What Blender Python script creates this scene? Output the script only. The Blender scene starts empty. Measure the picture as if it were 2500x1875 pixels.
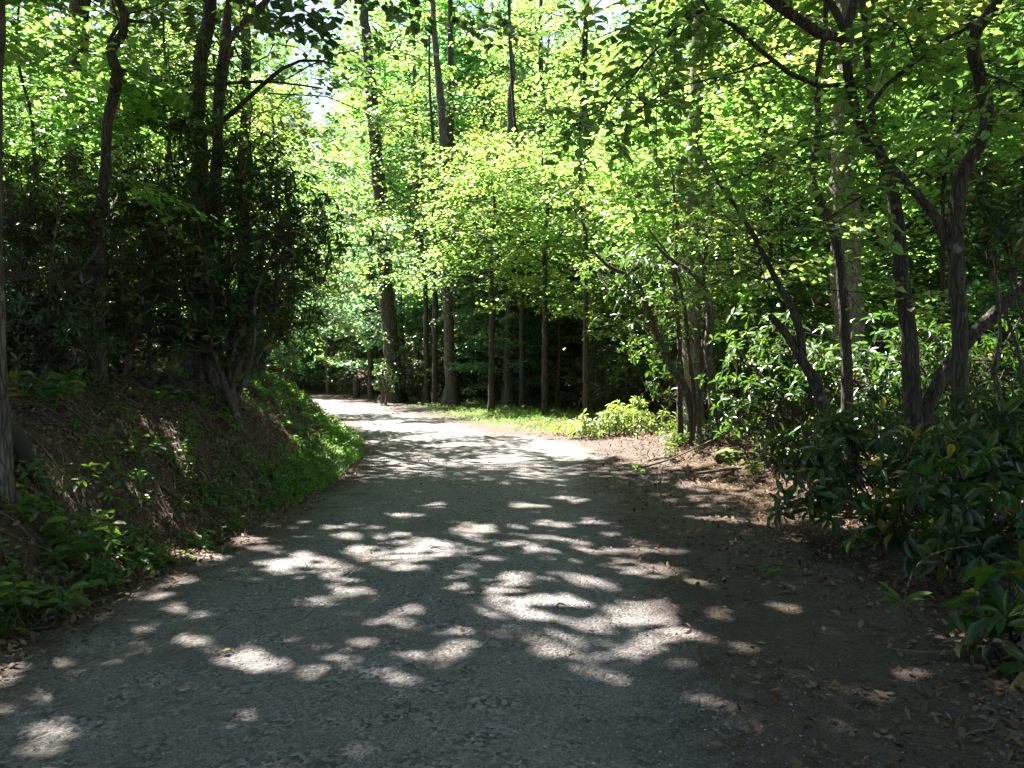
import bpy, math, random
import numpy as np
from mathutils import Matrix, Vector

# ------------------------------------------------------------------ camera, world, sun, exposure
SC = bpy.context.scene
COL = SC.collection
FPX, CXP, HYP, EYE = 2000.0, 1250.0, 905.0, 1.6
cam_d = bpy.data.cameras.new("camera")
cam = bpy.data.objects.new("camera", cam_d); COL.objects.link(cam)
cam.location = (0, 0, EYE)
cam.rotation_euler = (math.radians(90 - 0.93), 0, 0)
cam_d.sensor_width = 36.0; cam_d.lens = 28.8
cam_d.clip_start = 0.05; cam_d.clip_end = 2000
SC.camera = cam

SUN_AZ, SUN_EL = math.radians(-38), math.radians(57)      # azimuth from +Y, negative = left
SUN = np.array([math.sin(SUN_AZ)*math.cos(SUN_EL), math.cos(SUN_AZ)*math.cos(SUN_EL), math.sin(SUN_EL)])
world = bpy.data.worlds.new("World"); SC.world = world; world.use_nodes = True
wn = world.node_tree.nodes; wl = world.node_tree.links
sky = wn.new("ShaderNodeTexSky"); sky.sky_type = 'NISHITA'; sky.sun_disc = False
sky.sun_elevation = SUN_EL; sky.sun_rotation = SUN_AZ
wl.new(sky.outputs[0], wn["Background"].inputs[0])
wn["Background"].inputs[1].default_value = 0.05
sun_d = bpy.data.lights.new("sun", 'SUN'); sun_d.energy = 5.0; sun_d.angle = math.radians(0.53)
sun_d.color = (1.0, 0.95, 0.87)
sun_o = bpy.data.objects.new("sun", sun_d); COL.objects.link(sun_o)
sun_o.rotation_euler = Vector((SUN[0], SUN[1], SUN[2])).to_track_quat('Z', 'Y').to_euler()
SC.view_settings.view_transform = 'Standard'; SC.view_settings.look = 'None'
SC.view_settings.exposure = 2.92; SC.view_settings.gamma = 1.0
SC.render.engine = 'CYCLES'
cy = SC.cycles
cy.max_bounces = 6; cy.diffuse_bounces = 3; cy.glossy_bounces = 2; cy.transmission_bounces = 5
cy.transparent_max_bounces = 4; cy.sample_clamp_indirect = 6.0; cy.caustics_reflective = False
cy.caustics_refractive = False
cy.use_adaptive_sampling = True; cy.adaptive_threshold = 0.02
cy.use_denoising = True

# ------------------------------------------------------------------ small maths
def PX(px, py, Y):
    return np.array([(px-CXP)/FPX*Y, Y, EYE+(HYP-py)/FPX*Y])
def nrm(a):
    return a/np.maximum(np.linalg.norm(a, axis=-1, keepdims=True), 1e-9)
def hash2(ix, iy, s):
    n = (ix.astype(np.int64)*374761393 + iy.astype(np.int64)*668265263 + s*1274126177) & 0x7fffffff
    n = ((n ^ (n >> 13))*1274126177) & 0x7fffffff
    return ((n ^ (n >> 16)) & 0xffff)/65535.0
def vnoise(x, y, s=0):
    x = np.asarray(x, float); y = np.asarray(y, float)
    ix = np.floor(x); iy = np.floor(y); fx = x-ix; fy = y-iy
    fx = fx*fx*(3-2*fx); fy = fy*fy*(3-2*fy)
    a = hash2(ix, iy, s); b = hash2(ix+1, iy, s); c = hash2(ix, iy+1, s); d = hash2(ix+1, iy+1, s)
    return (a*(1-fx)+b*fx)*(1-fy)+(c*(1-fx)+d*fx)*fy
def fbm(x, y, s=0, o=4):
    r = 0; a = .5
    for i in range(o):
        r = r + a*vnoise(x*2**i, y*2**i, s+i*17); a *= .5
    return r

# road edges as a function of the distance ahead
EY = np.array([-40, 3, 6, 8.2, 11, 14, 16, 18, 20, 22, 26, 33, 40, 46, 52, 58, 70, 300.])
EL = np.array([-3.2, -3.0, -2.85, -2.7, -2.6, -2.8, -3.05, -3.4, -3.95, -4.6, -5.8, -8.0, -10.6, -14, -19, -26, -42, -300.])
ER = np.array([1.6, 1.7, 1.95, 1.85, 1.9, 2.0, 2.35, 2.2, 1.2, -.2, -1.4, -3.6, -6.5, -9.5, -13, -17, -29, -280.])
def smooth_interp(y, xs, ys):
    return (np.interp(y-.9, xs, ys)+np.interp(y-.3, xs, ys)+np.interp(y+.3, xs, ys)+np.interp(y+.9, xs, ys))/4
def edge_d(x, y):
    L = smooth_interp(y, EY, EL); R = smooth_interp(y, EY, ER)
    dL = smooth_interp(y+.5, EY, EL)-smooth_interp(y-.5, EY, EL)
    dR = smooth_interp(y+.5, EY, ER)-smooth_interp(y-.5, EY, ER)
    return (L-x)/np.sqrt(1+dL*dL), (x-R)/np.sqrt(1+dR*dR)
def height(x, y):
    x = np.asarray(x, float); y = np.asarray(y, float)
    dl, dr = edge_d(x, y)
    n1 = fbm(x*.7, y*.7, 3)-.47; n2 = fbm(x*2.3, y*2.3, 9)-.47
    zl = np.interp(dl+n1*.35, [0, .15, .5, 1.2, 2.0, 4.2, 10, 30, 60, 200], [0, .03, .27, .95, 1.35, 2.0, 3.0, 5, 7, 12])
    zr = np.interp(dr, [0, .3, 1.0, 2.5, 5, 15, 60, 200], [0, .02, .05, .12, .08, -.4, -1.0, -1.0])
    z = np.where(dl > 0, zl, np.where(dr > 0, zr, 0))
    out = np.clip(np.maximum(dl, dr)/1.2, 0, 1)
    z = z + out*(n1*.22+n2*.09)+out*np.clip(dl, 0, 1)*(fbm(x*4.2, y*4.2, 19, 3)-.44)*.30
    z = z + .36*np.clip(y-60, 0, 110)*np.clip((y-60)/14, 0, 1)
    # mound of roots and litter on the bend side
    z = z + .38*np.exp(-(((x-3.75)/.9)**2+((y-13.6)/1.3)**2))
    z = z + .20*np.exp(-(((x-4.2)/1.6)**2+((y-17.)/2.2)**2))
    return z
def gz(x, y):
    return float(height(np.array([x]), np.array([y]))[0])

# ------------------------------------------------------------------ sun flecks: gaps in the canopy along the sun direction
FLECKS = [  # (px, py, half width, half height) on the ground
 (1164,1296,62,13),(1060,1326,50,10),(922,1344,75,15),(1052,1357,45,12),(825,1383,50,18),(1357,1275,45,9),(1341,1316,50,7),
 (1565,1342,55,13),(1577,1391,50,10),(1450,1422,60,11),(1400,1405,30,8),(1085,1432,55,11),(1227,1456,45,11),(1382,1468,50,12),
 (1553,1472,75,16),(1610,1490,40,12),(1288,1513,90,16),(1250,1500,50,14),(1105,1542,55,11),(1370,1566,110,15),(1430,1607,70,13),
 (1548,1587,60,12),(1640,1545,50,13),(1125,1582,45,9),(1064,1621,35,10),(816,1631,34,15),(639,1615,75,24),(600,1600,40,14),(773,1647,50,17),
 (690,1383,90,15),(745,1363,60,10),(451,1424,50,10),(346,1460,70,13),(508,1363,60,11),(602,1322,40,8),(640,1340,40,7),
 (110,1815,50,14),(570,1745,16,8),(692,1720,14,6),(752,1456,50,10),(860,1440,40,9),
 (1711,1432,50,9),(1914,1493,70,10),(1690,1558,60,12),(1983,1662,70,11),(2016,1782,50,12),(2252,1668,35,12),(1748,1497,30,8),
 (1748,1717,26,6),(2380,1580,40,10),(980,1255,40,6),(1060,1232,40,6),(1383,1217,42,9),(1300,1237,50,6),
 (1040,1044,170,11),(843,1036,80,8),(785,1009,70,8),(881,986,100,4),(1113,1086,90,5),(1229,1121,75,11),(1016,1069,34,4),
 (1306,1163,60,9),(1480,1085,140,34),(1560,1070,80,26),(1380,1050,110,16),(1250,1040,80,10),(1420,1110,90,18),(1340,1098,60,9),(1600,1120,80,20),(1680,1120,50,16),
 (1730,1195,60,12),(1820,1210,30,8),(470,1205,18,26),(455,1165,10,14),(430,1100,22,8),(375,1085,28,10),(350,1035,16,12),(530,1050,24,16),(310,1000,14,10),(480,985,16,8),(285,862,26,10),(395,1130,12,10),(240,1290,30,12),(800,1100,40,20),(832,1060,30,15),(770,1020,40,16),(700,1060,24,14),(1150,1012,60,6),(1320,1064,70,10),(345,1240,14,10),(150,1200,18,12),(1640,1130,30,12),
 (930,1030,60,5),(1000,1015,50,4),(900,1080,30,4),(960,1110,20,4),(840,1120,30,9),(1460,1270,30,6),
 (800,1290,30,5),(880,1285,40,6),(980,1300,30,5),(1250,1330,40,6),(1480,1340,26,7),(1190,1480,22,7),(940,1390,40,8),
 (1330,1540,120,26),(1560,1500,80,26),(1450,1590,120,20),(950,1350,120,17),(1080,1330,90,14),(720,1385,110,17),(1600,1560,60,16),(1000,1490,34,7),(920,1520,40,8),(1660,1400,36,7),(1330,1640,30,6),(1480,1650,26,6),(700,1560,26,8),(950,1660,24,6)]
def px_ground(a, b):
    Yc = np.linspace(2.5, 70, 1400); P_ = np.stack([(a-CXP)/FPX*Yc, Yc, EYE+(HYP-b)/FPX*Yc], 1)
    below = P_[:, 2] <= height(P_[:, 0], P_[:, 1])
    return P_[np.argmax(below)] if below.any() else P_[-1]
_r = np.random.default_rng(77)
for _ in range(110):      # the many small ones
    a = _r.normal(1150, 380); b = _r.choice([_r.normal(1350, 60), _r.normal(1520, 70)])
    FLECKS.append((a, b, _r.uniform(6, 20), _r.uniform(3, 8)))
_fl = []
for a, b, w, h in FLECKS:
    if b-h-HYP < 30 or a < 0: 
        if b-HYP < 30: continue
    p = px_ground(a, b); Y = p[1]
    if p[2] < .12:
        Y0 = 3200.0/(b+h-HYP); Y1 = 3200.0/max(b-h-HYP, 20); _fl.append((p[0], (Y0+Y1)/2, w/FPX*Y, max((Y1-Y0)/2, .05)))
    else:
        _fl.append((p[0]-SUN[0]/SUN[2]*p[2], p[1]-SUN[1]/SUN[2]*p[2], max(w, h)/FPX*Y, max(w, h)/FPX*Y))
_fl = np.array(_fl)
def sun_cull(Pw, zg=0.0, grow=.88):
    """keep mask: drop leaves that would stand between the sun and a fleck on the ground"""
    t = (Pw[:, 2]-zg)/SUN[2]
    g = Pw[:, :2]-t[:, None]*SUN[None, :2]
    nx = (fbm(g[:, 0]*5.1, g[:, 1]*5.1, 5)-.47)*.10; ny = (fbm(g[:, 0]*5.1, g[:, 1]*5.1, 77)-.47)*.10
    gx = g[:, 0]+nx; gy = g[:, 1]+ny
    hit = np.zeros(len(Pw), bool)
    for X, Y, w, h in _fl:
        hit |= ((gx-X)/(w*grow+.05))**2+((gy-Y)/(h*grow+.05))**2 < 1
    hit &= hash2(np.floor(Pw[:, 0]*37), np.floor(Pw[:, 1]*37)+np.floor(Pw[:, 2]*1933), 9) < .965
    hit &= fbm(g[:, 0]*6.5, g[:, 1]*6.5, 123, 2) < .54
    # openings in the canopy over the sunny side of the wood
    u = hash2(np.floor(Pw[:, 0]*40), np.floor(Pw[:, 1]*40)+np.floor(Pw[:, 2]*1733), 7)
    for c, r, pr in _GLOW:
        d = Pw-c; t = d@SUN
        far = np.linalg.norm(d-t[:, None]*SUN, axis=1)
        hit |= (far < r) & (t > r*.9) & (u < pr)
    return ~hit
_GLOW = [(PX(a, b, Y), r, pr) for a, b, Y, r, pr in [
    (1200,450,30,5.0,.85), (1330,450,27,4.2,.9), (1430,280,24,4.6,.9), (1100,150,33,6.0,.75), (905,500,43,4.0,.8), (1500,520,21,3.0,.85),
    (1420,60,22,4.4,.95), (1600,200,18,3.2,.8), (1560,740,15,1.3,.8), (1250,180,28,5.6,.82), (1480,1020,19.2,1.3,.95), (1700,120,20,3.5,.7),
    (430,200,19,3.0,.7), (210,250,20,3.2,.65), (120,330,11,1.8,.6), (640,350,23,2.6,.7), (60,120,24,3.0,.6), (330,80,22,3.2,.7), (960,760,40,3,.8), (1480,1090,17.5,1.5,1.0), (1570,1075,18,1.3,1.0), (1390,1045,21,1.8,.95), (1260,1040,24,1.6,.9)]]

# ------------------------------------------------------------------ materials
def new_mat(name):
    m = bpy.data.materials.new(name); m.use_nodes = True
    nt = m.node_tree; nt.nodes.clear()
    out = nt.nodes.new("ShaderNodeOutputMaterial")
    return m, nt, out
def ramp(nt, stops, interp='LINEAR'):
    r = nt.nodes.new("ShaderNodeValToRGB"); e = r.color_ramp.elements
    r.color_ramp.interpolation = interp
    while len(e) < len(stops): e.new(.5)
    for k, (p, c) in enumerate(stops):
        e[k].position = p; e[k].color = (*c, 1)
    return r
def noise(nt, scale, detail=4, rough=.55, vec=None):
    n = nt.nodes.new("ShaderNodeTexNoise"); n.inputs["Scale"].default_value = scale
    n.inputs["Detail"].default_value = detail; n.inputs["Roughness"].default_value = rough
    if vec is not None: nt.links.new(vec, n.inputs["Vector"])
    return n
def mixc(nt, fac, a, b, mode='MIX'):
    m = nt.nodes.new("ShaderNodeMix"); m.data_type = 'RGBA'; m.blend_type = mode
    for s, v in ((m.inputs[0], fac), (m.inputs[6], a), (m.inputs[7], b)):
        if hasattr(v, 'is_linked') or isinstance(v, bpy.types.NodeSocket): nt.links.new(v, s)
        elif isinstance(v, (int, float)): s.default_value = v
        else: s.default_value = (*v, 1)
    return m.outputs[2]
def mth(nt, op, a, b=None):
    m = nt.nodes.new("ShaderNodeMath"); m.operation = op
    for s, v in ((m.inputs[0], a), (m.inputs[1], b)):
        if v is None: continue
        if isinstance(v, bpy.types.NodeSocket): nt.links.new(v, s)
        else: s.default_value = v
    return m.outputs[0]

def leaf_mat(name, cols, tcol, tfac=.42, rough=.45, spec=.5, spots=0.0):
    m, nt, out = new_mat(name)
    at = nt.nodes.new("ShaderNodeAttribute"); at.attribute_name = "rnd"
    stops = [(i/(len(cols)-1), c) for i, c in enumerate(cols)]
    r = ramp(nt, stops); nt.links.new(at.outputs["Fac"], r.inputs[0])
    oi = nt.nodes.new("ShaderNodeObjectInfo")
    hs = nt.nodes.new("ShaderNodeHueSaturation")
    hv = nt.nodes.new("ShaderNodeMapRange"); hv.inputs[3].default_value = .475; hv.inputs[4].default_value = .52
    nt.links.new(oi.outputs["Random"], hv.inputs[0]); nt.links.new(hv.outputs[0], hs.inputs["Hue"])
    vv = nt.nodes.new("ShaderNodeMapRange"); vv.inputs[3].default_value = .75; vv.inputs[4].default_value = 1.25
    nt.links.new(oi.outputs["Random"], vv.inputs[0]); nt.links.new(vv.outputs[0], hs.inputs["Value"])
    nt.links.new(r.outputs[0], hs.inputs["Color"])
    p = nt.nodes.new("ShaderNodeBsdfPrincipled")
    nt.links.new(hs.outputs[0], p.inputs["Base Color"])
    p.inputs["Roughness"].default_value = rough; p.inputs["Specular IOR Level"].default_value = spec
    t = nt.nodes.new("ShaderNodeBsdfTranslucent")
    tc = mixc(nt, 1.0, hs.outputs[0], tcol, 'MULTIPLY')
    nt.links.new(tc, t.inputs["Color"])
    mx = nt.nodes.new("ShaderNodeMixShader"); mx.inputs[0].default_value = tfac
    nt.links.new(p.outputs[0], mx.inputs[1]); nt.links.new(t.outputs[0], mx.inputs[2])
    nt.links.new(mx.outputs[0], out.inputs[0])
    return m
M_LEAF = leaf_mat("broad_leaf", [(.045,.095,.03), (.07,.135,.04), (.10,.17,.055), (.14,.195,.07)], (3.9,3.6,2.1), .54, .38, .65)
M_LEAF_B = leaf_mat("blue_green_leaf", [(.038,.09,.045), (.056,.125,.06), (.08,.155,.072), (.11,.18,.082)], (3.4,3.4,2.3), .5, .36, .75)
M_LEAF_D = leaf_mat("shade_dimmed_leaf", [(.025,.055,.018), (.038,.078,.024), (.055,.10,.032), (.08,.12,.04)], (2.6,2.5,1.4), .42, .40, .5)  # broad leaf darkened and made less translucent to deepen the shade below
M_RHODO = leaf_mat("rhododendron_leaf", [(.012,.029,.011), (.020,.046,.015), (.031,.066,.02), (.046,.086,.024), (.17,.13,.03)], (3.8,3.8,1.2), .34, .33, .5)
M_HERB = leaf_mat("herb_leaf", [(.03,.08,.02), (.05,.11,.025), (.075,.145,.03), (.10,.17,.035)], (2.8,3.0,1.2), .4, .4, .5)
M_YOUNG = leaf_mat("young_leaf", [(.09,.15,.03), (.12,.18,.04), (.16,.21,.05), (.2,.24,.07), (.24,.25,.08)], (2.2,2.2,1.2), .4, .35, .5)
M_GRASS = leaf_mat("grass_blade", [(.05,.12,.02), (.075,.16,.025), (.10,.19,.03), (.15,.20,.05)], (2.6,2.8,1.1), .42, .5, .35)
M_NEEDLE = leaf_mat("hemlock_needles", [(.025,.05,.022), (.035,.065,.028), (.05,.08,.035), (.08,.08,.045)], (1.6,1.8,1.2), .25, .55, .4)
M_LITTER = leaf_mat("dead_leaf", [(.06,.036,.022), (.10,.062,.038), (.15,.098,.062), (.21,.145,.095), (.24,.18,.13)], (1.2,1.0,.7), .12, .7, .25)

def bark_mat(name, c0, c1, c2, moss=.25, vs=1.0):
    m, nt, out = new_mat(name)
    tc = nt.nodes.new("ShaderNodeTexCoord"); mp = nt.nodes.new("ShaderNodeMapping")
    mp.inputs["Scale"].default_value = (1, 1, .16)
    nt.links.new(tc.outputs["Object"], mp.inputs[0])
    v = nt.nodes.new("ShaderNodeTexVoronoi"); v.feature = 'DISTANCE_TO_EDGE'; v.inputs["Scale"].default_value = 26*vs
    n0 = noise(nt, 9, 3, .6, mp.outputs[0])
    mv = nt.nodes.new("ShaderNodeVectorMath"); mv.operation = 'MULTIPLY_ADD'
    nt.links.new(n0.outputs["Color"], mv.inputs[0]); mv.inputs[1].default_value = (.05, .05, .05); nt.links.new(mp.outputs[0], mv.inputs[2])
    nt.links.new(mv.outputs[0], v.inputs["Vector"])
    n1 = noise(nt, 14, 6, .65, mp.outputs[0]); n2 = noise(nt, 2.2, 4, .6, tc.outputs["Object"])
    r1 = ramp(nt, [(.0, (.25,.25,.25)), (.18, (1,1,1))]); nt.links.new(v.outputs["Distance"], r1.inputs[0])
    cr = ramp(nt, [(.3, c0), (.52, c1), (.72, c2)]); nt.links.new(n1.outputs["Fac"], cr.inputs[0])
    col = mixc(nt, .75, cr.outputs[0], r1.outputs[0], 'MULTIPLY')
    mr = ramp(nt, [(.52, (0,0,0)), (.66, (1,1,1))]); nt.links.new(n2.outputs["Fac"], mr.inputs[0])
    col = mixc(nt, mth(nt, 'MULTIPLY', mr.outputs[0], moss), col, (.06,.085,.03))
    lr = ramp(nt, [(.62, (0,0,0)), (.72, (1,1,1))]); n3 = noise(nt, 6, 3, .6, tc.outputs["Object"]); nt.links.new(n3.outputs["Fac"], lr.inputs[0])
    col = mixc(nt, mth(nt, 'MULTIPLY', lr.outputs[0], .5), col, (.27,.28,.24))
    p = nt.nodes.new("ShaderNodeBsdfPrincipled"); nt.links.new(col, p.inputs["Base Color"]); p.inputs["Roughness"].default_value = .85
    p.inputs["Specular IOR Level"].default_value = .25
    b = nt.nodes.new("ShaderNodeBump"); b.inputs["Strength"].default_value = .8; b.inputs["Distance"].default_value = .02
    hgt = mth(nt, 'ADD', r1.outputs[0], n1.outputs["Fac"]); nt.links.new(hgt, b.inputs["Height"]); nt.links.new(b.outputs[0], p.inputs["Normal"])
    nt.links.new(p.outputs[0], out.inputs[0]); return m
M_BARK = bark_mat("furrowed_bark", (.06,.048,.038), (.13,.105,.085), (.2,.17,.14))
M_BARK_D = bark_mat("dark_bark", (.035,.027,.02), (.075,.06,.046), (.12,.10,.08), .35)
M_BARK_L = bark_mat("pale_bark", (.14,.12,.095), (.25,.215,.175), (.36,.32,.27), .2, 1.4)
M_STEM = bark_mat("shrub_bark", (.06,.045,.033), (.13,.10,.075), (.22,.175,.135), .2, 2.0)

def ground_mat():
    m, nt, out = new_mat("forest_floor")
    tc = nt.nodes.new("ShaderNodeTexCoord").outputs["Object"]
    n1 = noise(nt, .9, 5, .6, tc); n2 = noise(nt, 11, 6, .7, tc); n3 = noise(nt, 60, 4, .7, tc)
    v = nt.nodes.new("ShaderNodeTexVoronoi"); v.inputs["Scale"].default_value = 26; nt.links.new(tc, v.inputs["Vector"])
    a = ramp(nt, [(.3, (.035,.023,.015)), (.5, (.075,.05,.033)), (.7, (.13,.09,.062))]); nt.links.new(n2.outputs["Fac"], a.inputs[0])
    b = ramp(nt, [(.0, (.05,.034,.022)), (.5, (.1,.068,.045)), (1, (.17,.12,.085))]); nt.links.new(v.outputs["Color"], b.inputs[0])
    col = mixc(nt, .45, a.outputs[0], b.outputs[0])
    mf = ramp(nt, [(.55, (0,0,0)), (.72, (1,1,1))]); nt.links.new(n1.outputs["Fac"], mf.inputs[0])
    col = mixc(nt, mth(nt, 'MULTIPLY', mf.outputs[0], .55), col, (.045,.06,.02))
    p = nt.nodes.new("ShaderNodeBsdfPrincipled"); nt.links.new(col, p.inputs["Base Color"]); p.inputs["Roughness"].default_value = .95
    p.inputs["Specular IOR Level"].default_value = .15
    bp = nt.nodes.new("ShaderNodeBump"); bp.inputs["Strength"].default_value = .9; bp.inputs["Distance"].default_value = .04
    nt.links.new(mth(nt, 'ADD', n2.outputs["Fac"], mth(nt, 'MULTIPLY', n3.outputs["Fac"], .4)), bp.inputs["Height"])
    nt.links.new(bp.outputs[0], p.inputs["Normal"]); nt.links.new(p.outputs[0], out.inputs[0]); return m
def road_mat():
    m, nt, out = new_mat("packed_gravel")
    tc = nt.nodes.new("ShaderNodeTexCoord").outputs["Object"]
    at = nt.nodes.new("ShaderNodeAttribute"); at.attribute_name = "gravel"
    v = nt.nodes.new("ShaderNodeTexVoronoi"); v.inputs["Scale"].default_value = 48; nt.links.new(tc, v.inputs["Vector"])
    v2 = nt.nodes.new("ShaderNodeTexVoronoi"); v2.inputs["Scale"].default_value = 150; nt.links.new(tc, v2.inputs["Vector"])
    n1 = noise(nt, .55, 5, .6, tc); n2 = noise(nt, 5, 6, .65, tc); n3 = noise(nt, 190, 3, .7, tc)
    s = ramp(nt, [(0, (.03,.03,.03)), (.3, (.13,.128,.127)), (.55, (.33,.325,.32)), (.8, (.52,.51,.49)), (1, (.8,.78,.75))]); nt.links.new(v.outputs["Color"], s.inputs[0])
    s2 = ramp(nt, [(0, (.05,.05,.05)), (.5, (.29,.285,.28)), (1, (.62,.6,.58))]); nt.links.new(v2.outputs["Color"], s2.inputs[0])
    f = ramp(nt, [(.4, (0,0,0)), (.6, (1,1,1))]); nt.links.new(n2.outputs["Fac"], f.inputs[0])
    g = mixc(nt, f.outputs[0], s.outputs[0], s2.outputs[0])
    fine = mixc(nt, mth(nt, 'MULTIPLY', n1.outputs["Fac"], .22), g, (.32,.30,.275))
    tk = nt.nodes.new("ShaderNodeAttribute"); tk.attribute_name = "track"
    fine = mixc(nt, mth(nt, 'MULTIPLY', tk.outputs["Fac"], mth(nt, 'MULTIPLY', n2.outputs["Fac"], .55)), fine, (.36,.345,.325))
    nb = noise(nt, .8, 4, .65, tc); br = ramp(nt, [(.5, (0,0,0)), (.68, (1,1,1))]); nt.links.new(nb.outputs["Fac"], br.inputs[0])
    fine = mixc(nt, mth(nt, 'MULTIPLY', br.outputs[0], .6), fine, (.2,.165,.13))
    dn = ramp(nt, [(.3, (.065,.045,.031)), (.6, (.12,.085,.06)), (.8, (.19,.14,.105))]); nt.links.new(n2.outputs["Fac"], dn.inputs[0])
    d2 = mixc(nt, .18, dn.outputs[0], s2.outputs[0])
    e = mth(nt, 'ADD', at.outputs["Fac"], mth(nt, 'MULTIPLY', mth(nt, 'SUBTRACT', n1.outputs["Fac"], .5), 1.6))
    e = mth(nt, 'ADD', e, mth(nt, 'MULTIPLY', mth(nt, 'SUBTRACT', n2.outputs["Fac"], .5), .9))
    er = ramp(nt, [(.1, (0,0,0)), (.75, (1,1,1))]); nt.links.new(e, er.inputs[0])
    col = mixc(nt, 1.0, mixc(nt, er.outputs[0], d2, fine), (.78,.735,.735), 'MULTIPLY')
    p = nt.nodes.new("ShaderNodeBsdfPrincipled"); nt.links.new(col, p.inputs["Base Color"]); p.inputs["Roughness"].default_value = .9
    p.inputs["Specular IOR Level"].default_value = .25
    bp = nt.nodes.new("ShaderNodeBump"); bp.inputs["Strength"].default_value = 1.0; bp.inputs["Distance"].default_value = .022
    hh = mth(nt, 'ADD', mth(nt, 'MULTIPLY', v.outputs["Distance"], -1.2), mth(nt, 'MULTIPLY', n3.outputs["Fac"], .5))
    nt.links.new(mth(nt, 'ADD', hh, mth(nt, 'MULTIPLY', n2.outputs["Fac"], .7)), bp.inputs["Height"])
    nt.links.new(bp.outputs[0], p.inputs["Normal"]); nt.links.new(p.outputs[0], out.inputs[0]); return m
def plain_mat(name, stops, rough=.85, attr=True):
    m, nt, out = new_mat(name)
    p = nt.nodes.new("ShaderNodeBsdfPrincipled"); p.inputs["Roughness"].default_value = rough
    r = ramp(nt, stops)
    at = nt.nodes.new("ShaderNodeAttribute"); at.attribute_name = "rnd"
    tc = nt.nodes.new("ShaderNodeTexCoord"); n = noise(nt, 40, 4, .6, tc.outputs["Object"])
    s = mth(nt, 'ADD', at.outputs["Fac"] if attr else .5, mth(nt, 'MULTIPLY', mth(nt, 'SUBTRACT', n.outputs["Fac"], .5), .5))
    nt.links.new(s, r.inputs[0]); nt.links.new(r.outputs[0], p.inputs["Base Color"]); nt.links.new(p.outputs[0], out.inputs[0]); return m
M_GROUND = ground_mat(); M_ROAD = road_mat()
M_STONE = plain_mat("gravel_stone", [(0, (.07,.068,.066)), (.5, (.19,.18,.175)), (1, (.38,.36,.345))])
M_MOSS = plain_mat("moss", [(0, (.05,.07,.015)), (.5, (.10,.12,.025)), (1, (.15,.15,.04))], .95, False)
M_DEAD = plain_mat("dead_wood", [(0, (.05,.037,.027)), (.5, (.12,.09,.068)), (1, (.2,.16,.125))], .9, False)
M_EARTH = plain_mat("root_earth", [(0, (.02,.014,.01)), (.5, (.04,.028,.02)), (1, (.07,.05,.035))], .95, False)

# ------------------------------------------------------------------ mesh helpers
class MB:
    def __init__(s): s.v = []; s.f = []; s.n = 0
    def add(s, v, f, mat=0, rnd=None):
        """v (n,3), f (m,k) indices, rnd per face"""
        if len(v) == 0 or len(f) == 0: return
        if rnd is None: rnd = np.full(len(f), .5)
        s.v.append(np.asarray(v, np.float32)); s.f.append((np.asarray(f, np.int64)+s.n, mat, np.asarray(rnd, np.float32)))
        s.n += len(v)
    def mesh(s, name, mats, origin=(0, 0, 0), smooth=True):
        me = bpy.data.meshes.new(name)
        if not s.v: return me
        V = np.concatenate(s.v)-np.asarray(origin, np.float32)
        nl = sum(f.size for f, _, _ in s.f); nf = sum(len(f) for f, _, _ in s.f)
        li = np.concatenate([f.ravel() for f, _, _ in s.f]).astype(np.int32)
        tot = np.concatenate([np.full(len(f), f.shape[1]) for f, _, _ in s.f])
        st = np.concatenate([[0], np.cumsum(tot)[:-1]]).astype(np.int32)
        me.vertices.add(len(V)); me.vertices.foreach_set("co", V.astype(np.float32).ravel())
        me.loops.add(nl); me.loops.foreach_set("vertex_index", li)
        me.polygons.add(nf); me.polygons.foreach_set("loop_start", st)
        me.polygons.foreach_set("material_index", np.concatenate([np.full(len(f), m) for f, m, _ in s.f]).astype(np.int32))
        me.polygons.foreach_set("use_smooth", np.full(nf, smooth))
        a = me.attributes.new("rnd", 'FLOAT', 'FACE'); a.data.foreach_set("value", np.concatenate([r for _, _, r in s.f]))
        for m in mats: me.materials.append(m)
        me.update(calc_edges=True)
        return me
def obj(name, me, parent=None, loc=(0, 0, 0)):
    o = bpy.data.objects.new(name, me); COL.objects.link(o); o.location = loc
    if parent is not None: o.parent = parent
    return o
def thing(name, label, cat, loc, group=None):
    o = bpy.data.objects.new(name, None); COL.objects.link(o); o.location = loc; o.empty_display_size = .2
    o['label'] = label; o['category'] = cat
    if group: o['group'] = group
    return o
def tag(o, label, cat, group=None):
    o['label'] = label; o['category'] = cat
    if group: o['group'] = group
    return o

def tubes(paths, radii, sides=6, wob=None, rng=None):
    """paths (n,k,3), radii (n,k) -> verts, quad faces"""
    paths = np.asarray(paths, float); radii = np.asarray(radii, float)
    n, k, _ = paths.shape
    T = np.gradient(paths, axis=1); T = nrm(T)
    md = np.abs(nrm(paths[:, -1]-paths[:, 0])); ref = np.zeros((n, 3)); ref[np.arange(n), np.argmin(md, axis=1)] = 1
    U = nrm(np.cross(T, ref[:, None, :])); W = np.cross(T, U)
    a = np.linspace(0, 2*np.pi, sides, endpoint=False)
    rr = radii[:, :, None]*np.ones(sides)
    if wob and rng is not None:
        rr = rr*(1+wob*rng.uniform(-1, 1, rr.shape))
    V = paths[:, :, None, :]+rr[..., None]*(np.cos(a)[:, None]*U[:, :, None, :]+np.sin(a)[:, None]*W[:, :, None, :])
    idx = np.arange(n*k*sides).reshape(n, k, sides)
    A = idx[:, :-1, :]; B = np.roll(idx, -1, axis=2)[:, :-1, :]; C = np.roll(idx, -1, axis=2)[:, 1:, :]; D = idx[:, 1:, :]
    F = np.stack([A, B, C, D], -1).reshape(-1, 4)
    return V.reshape(-1, 3), F
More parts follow.
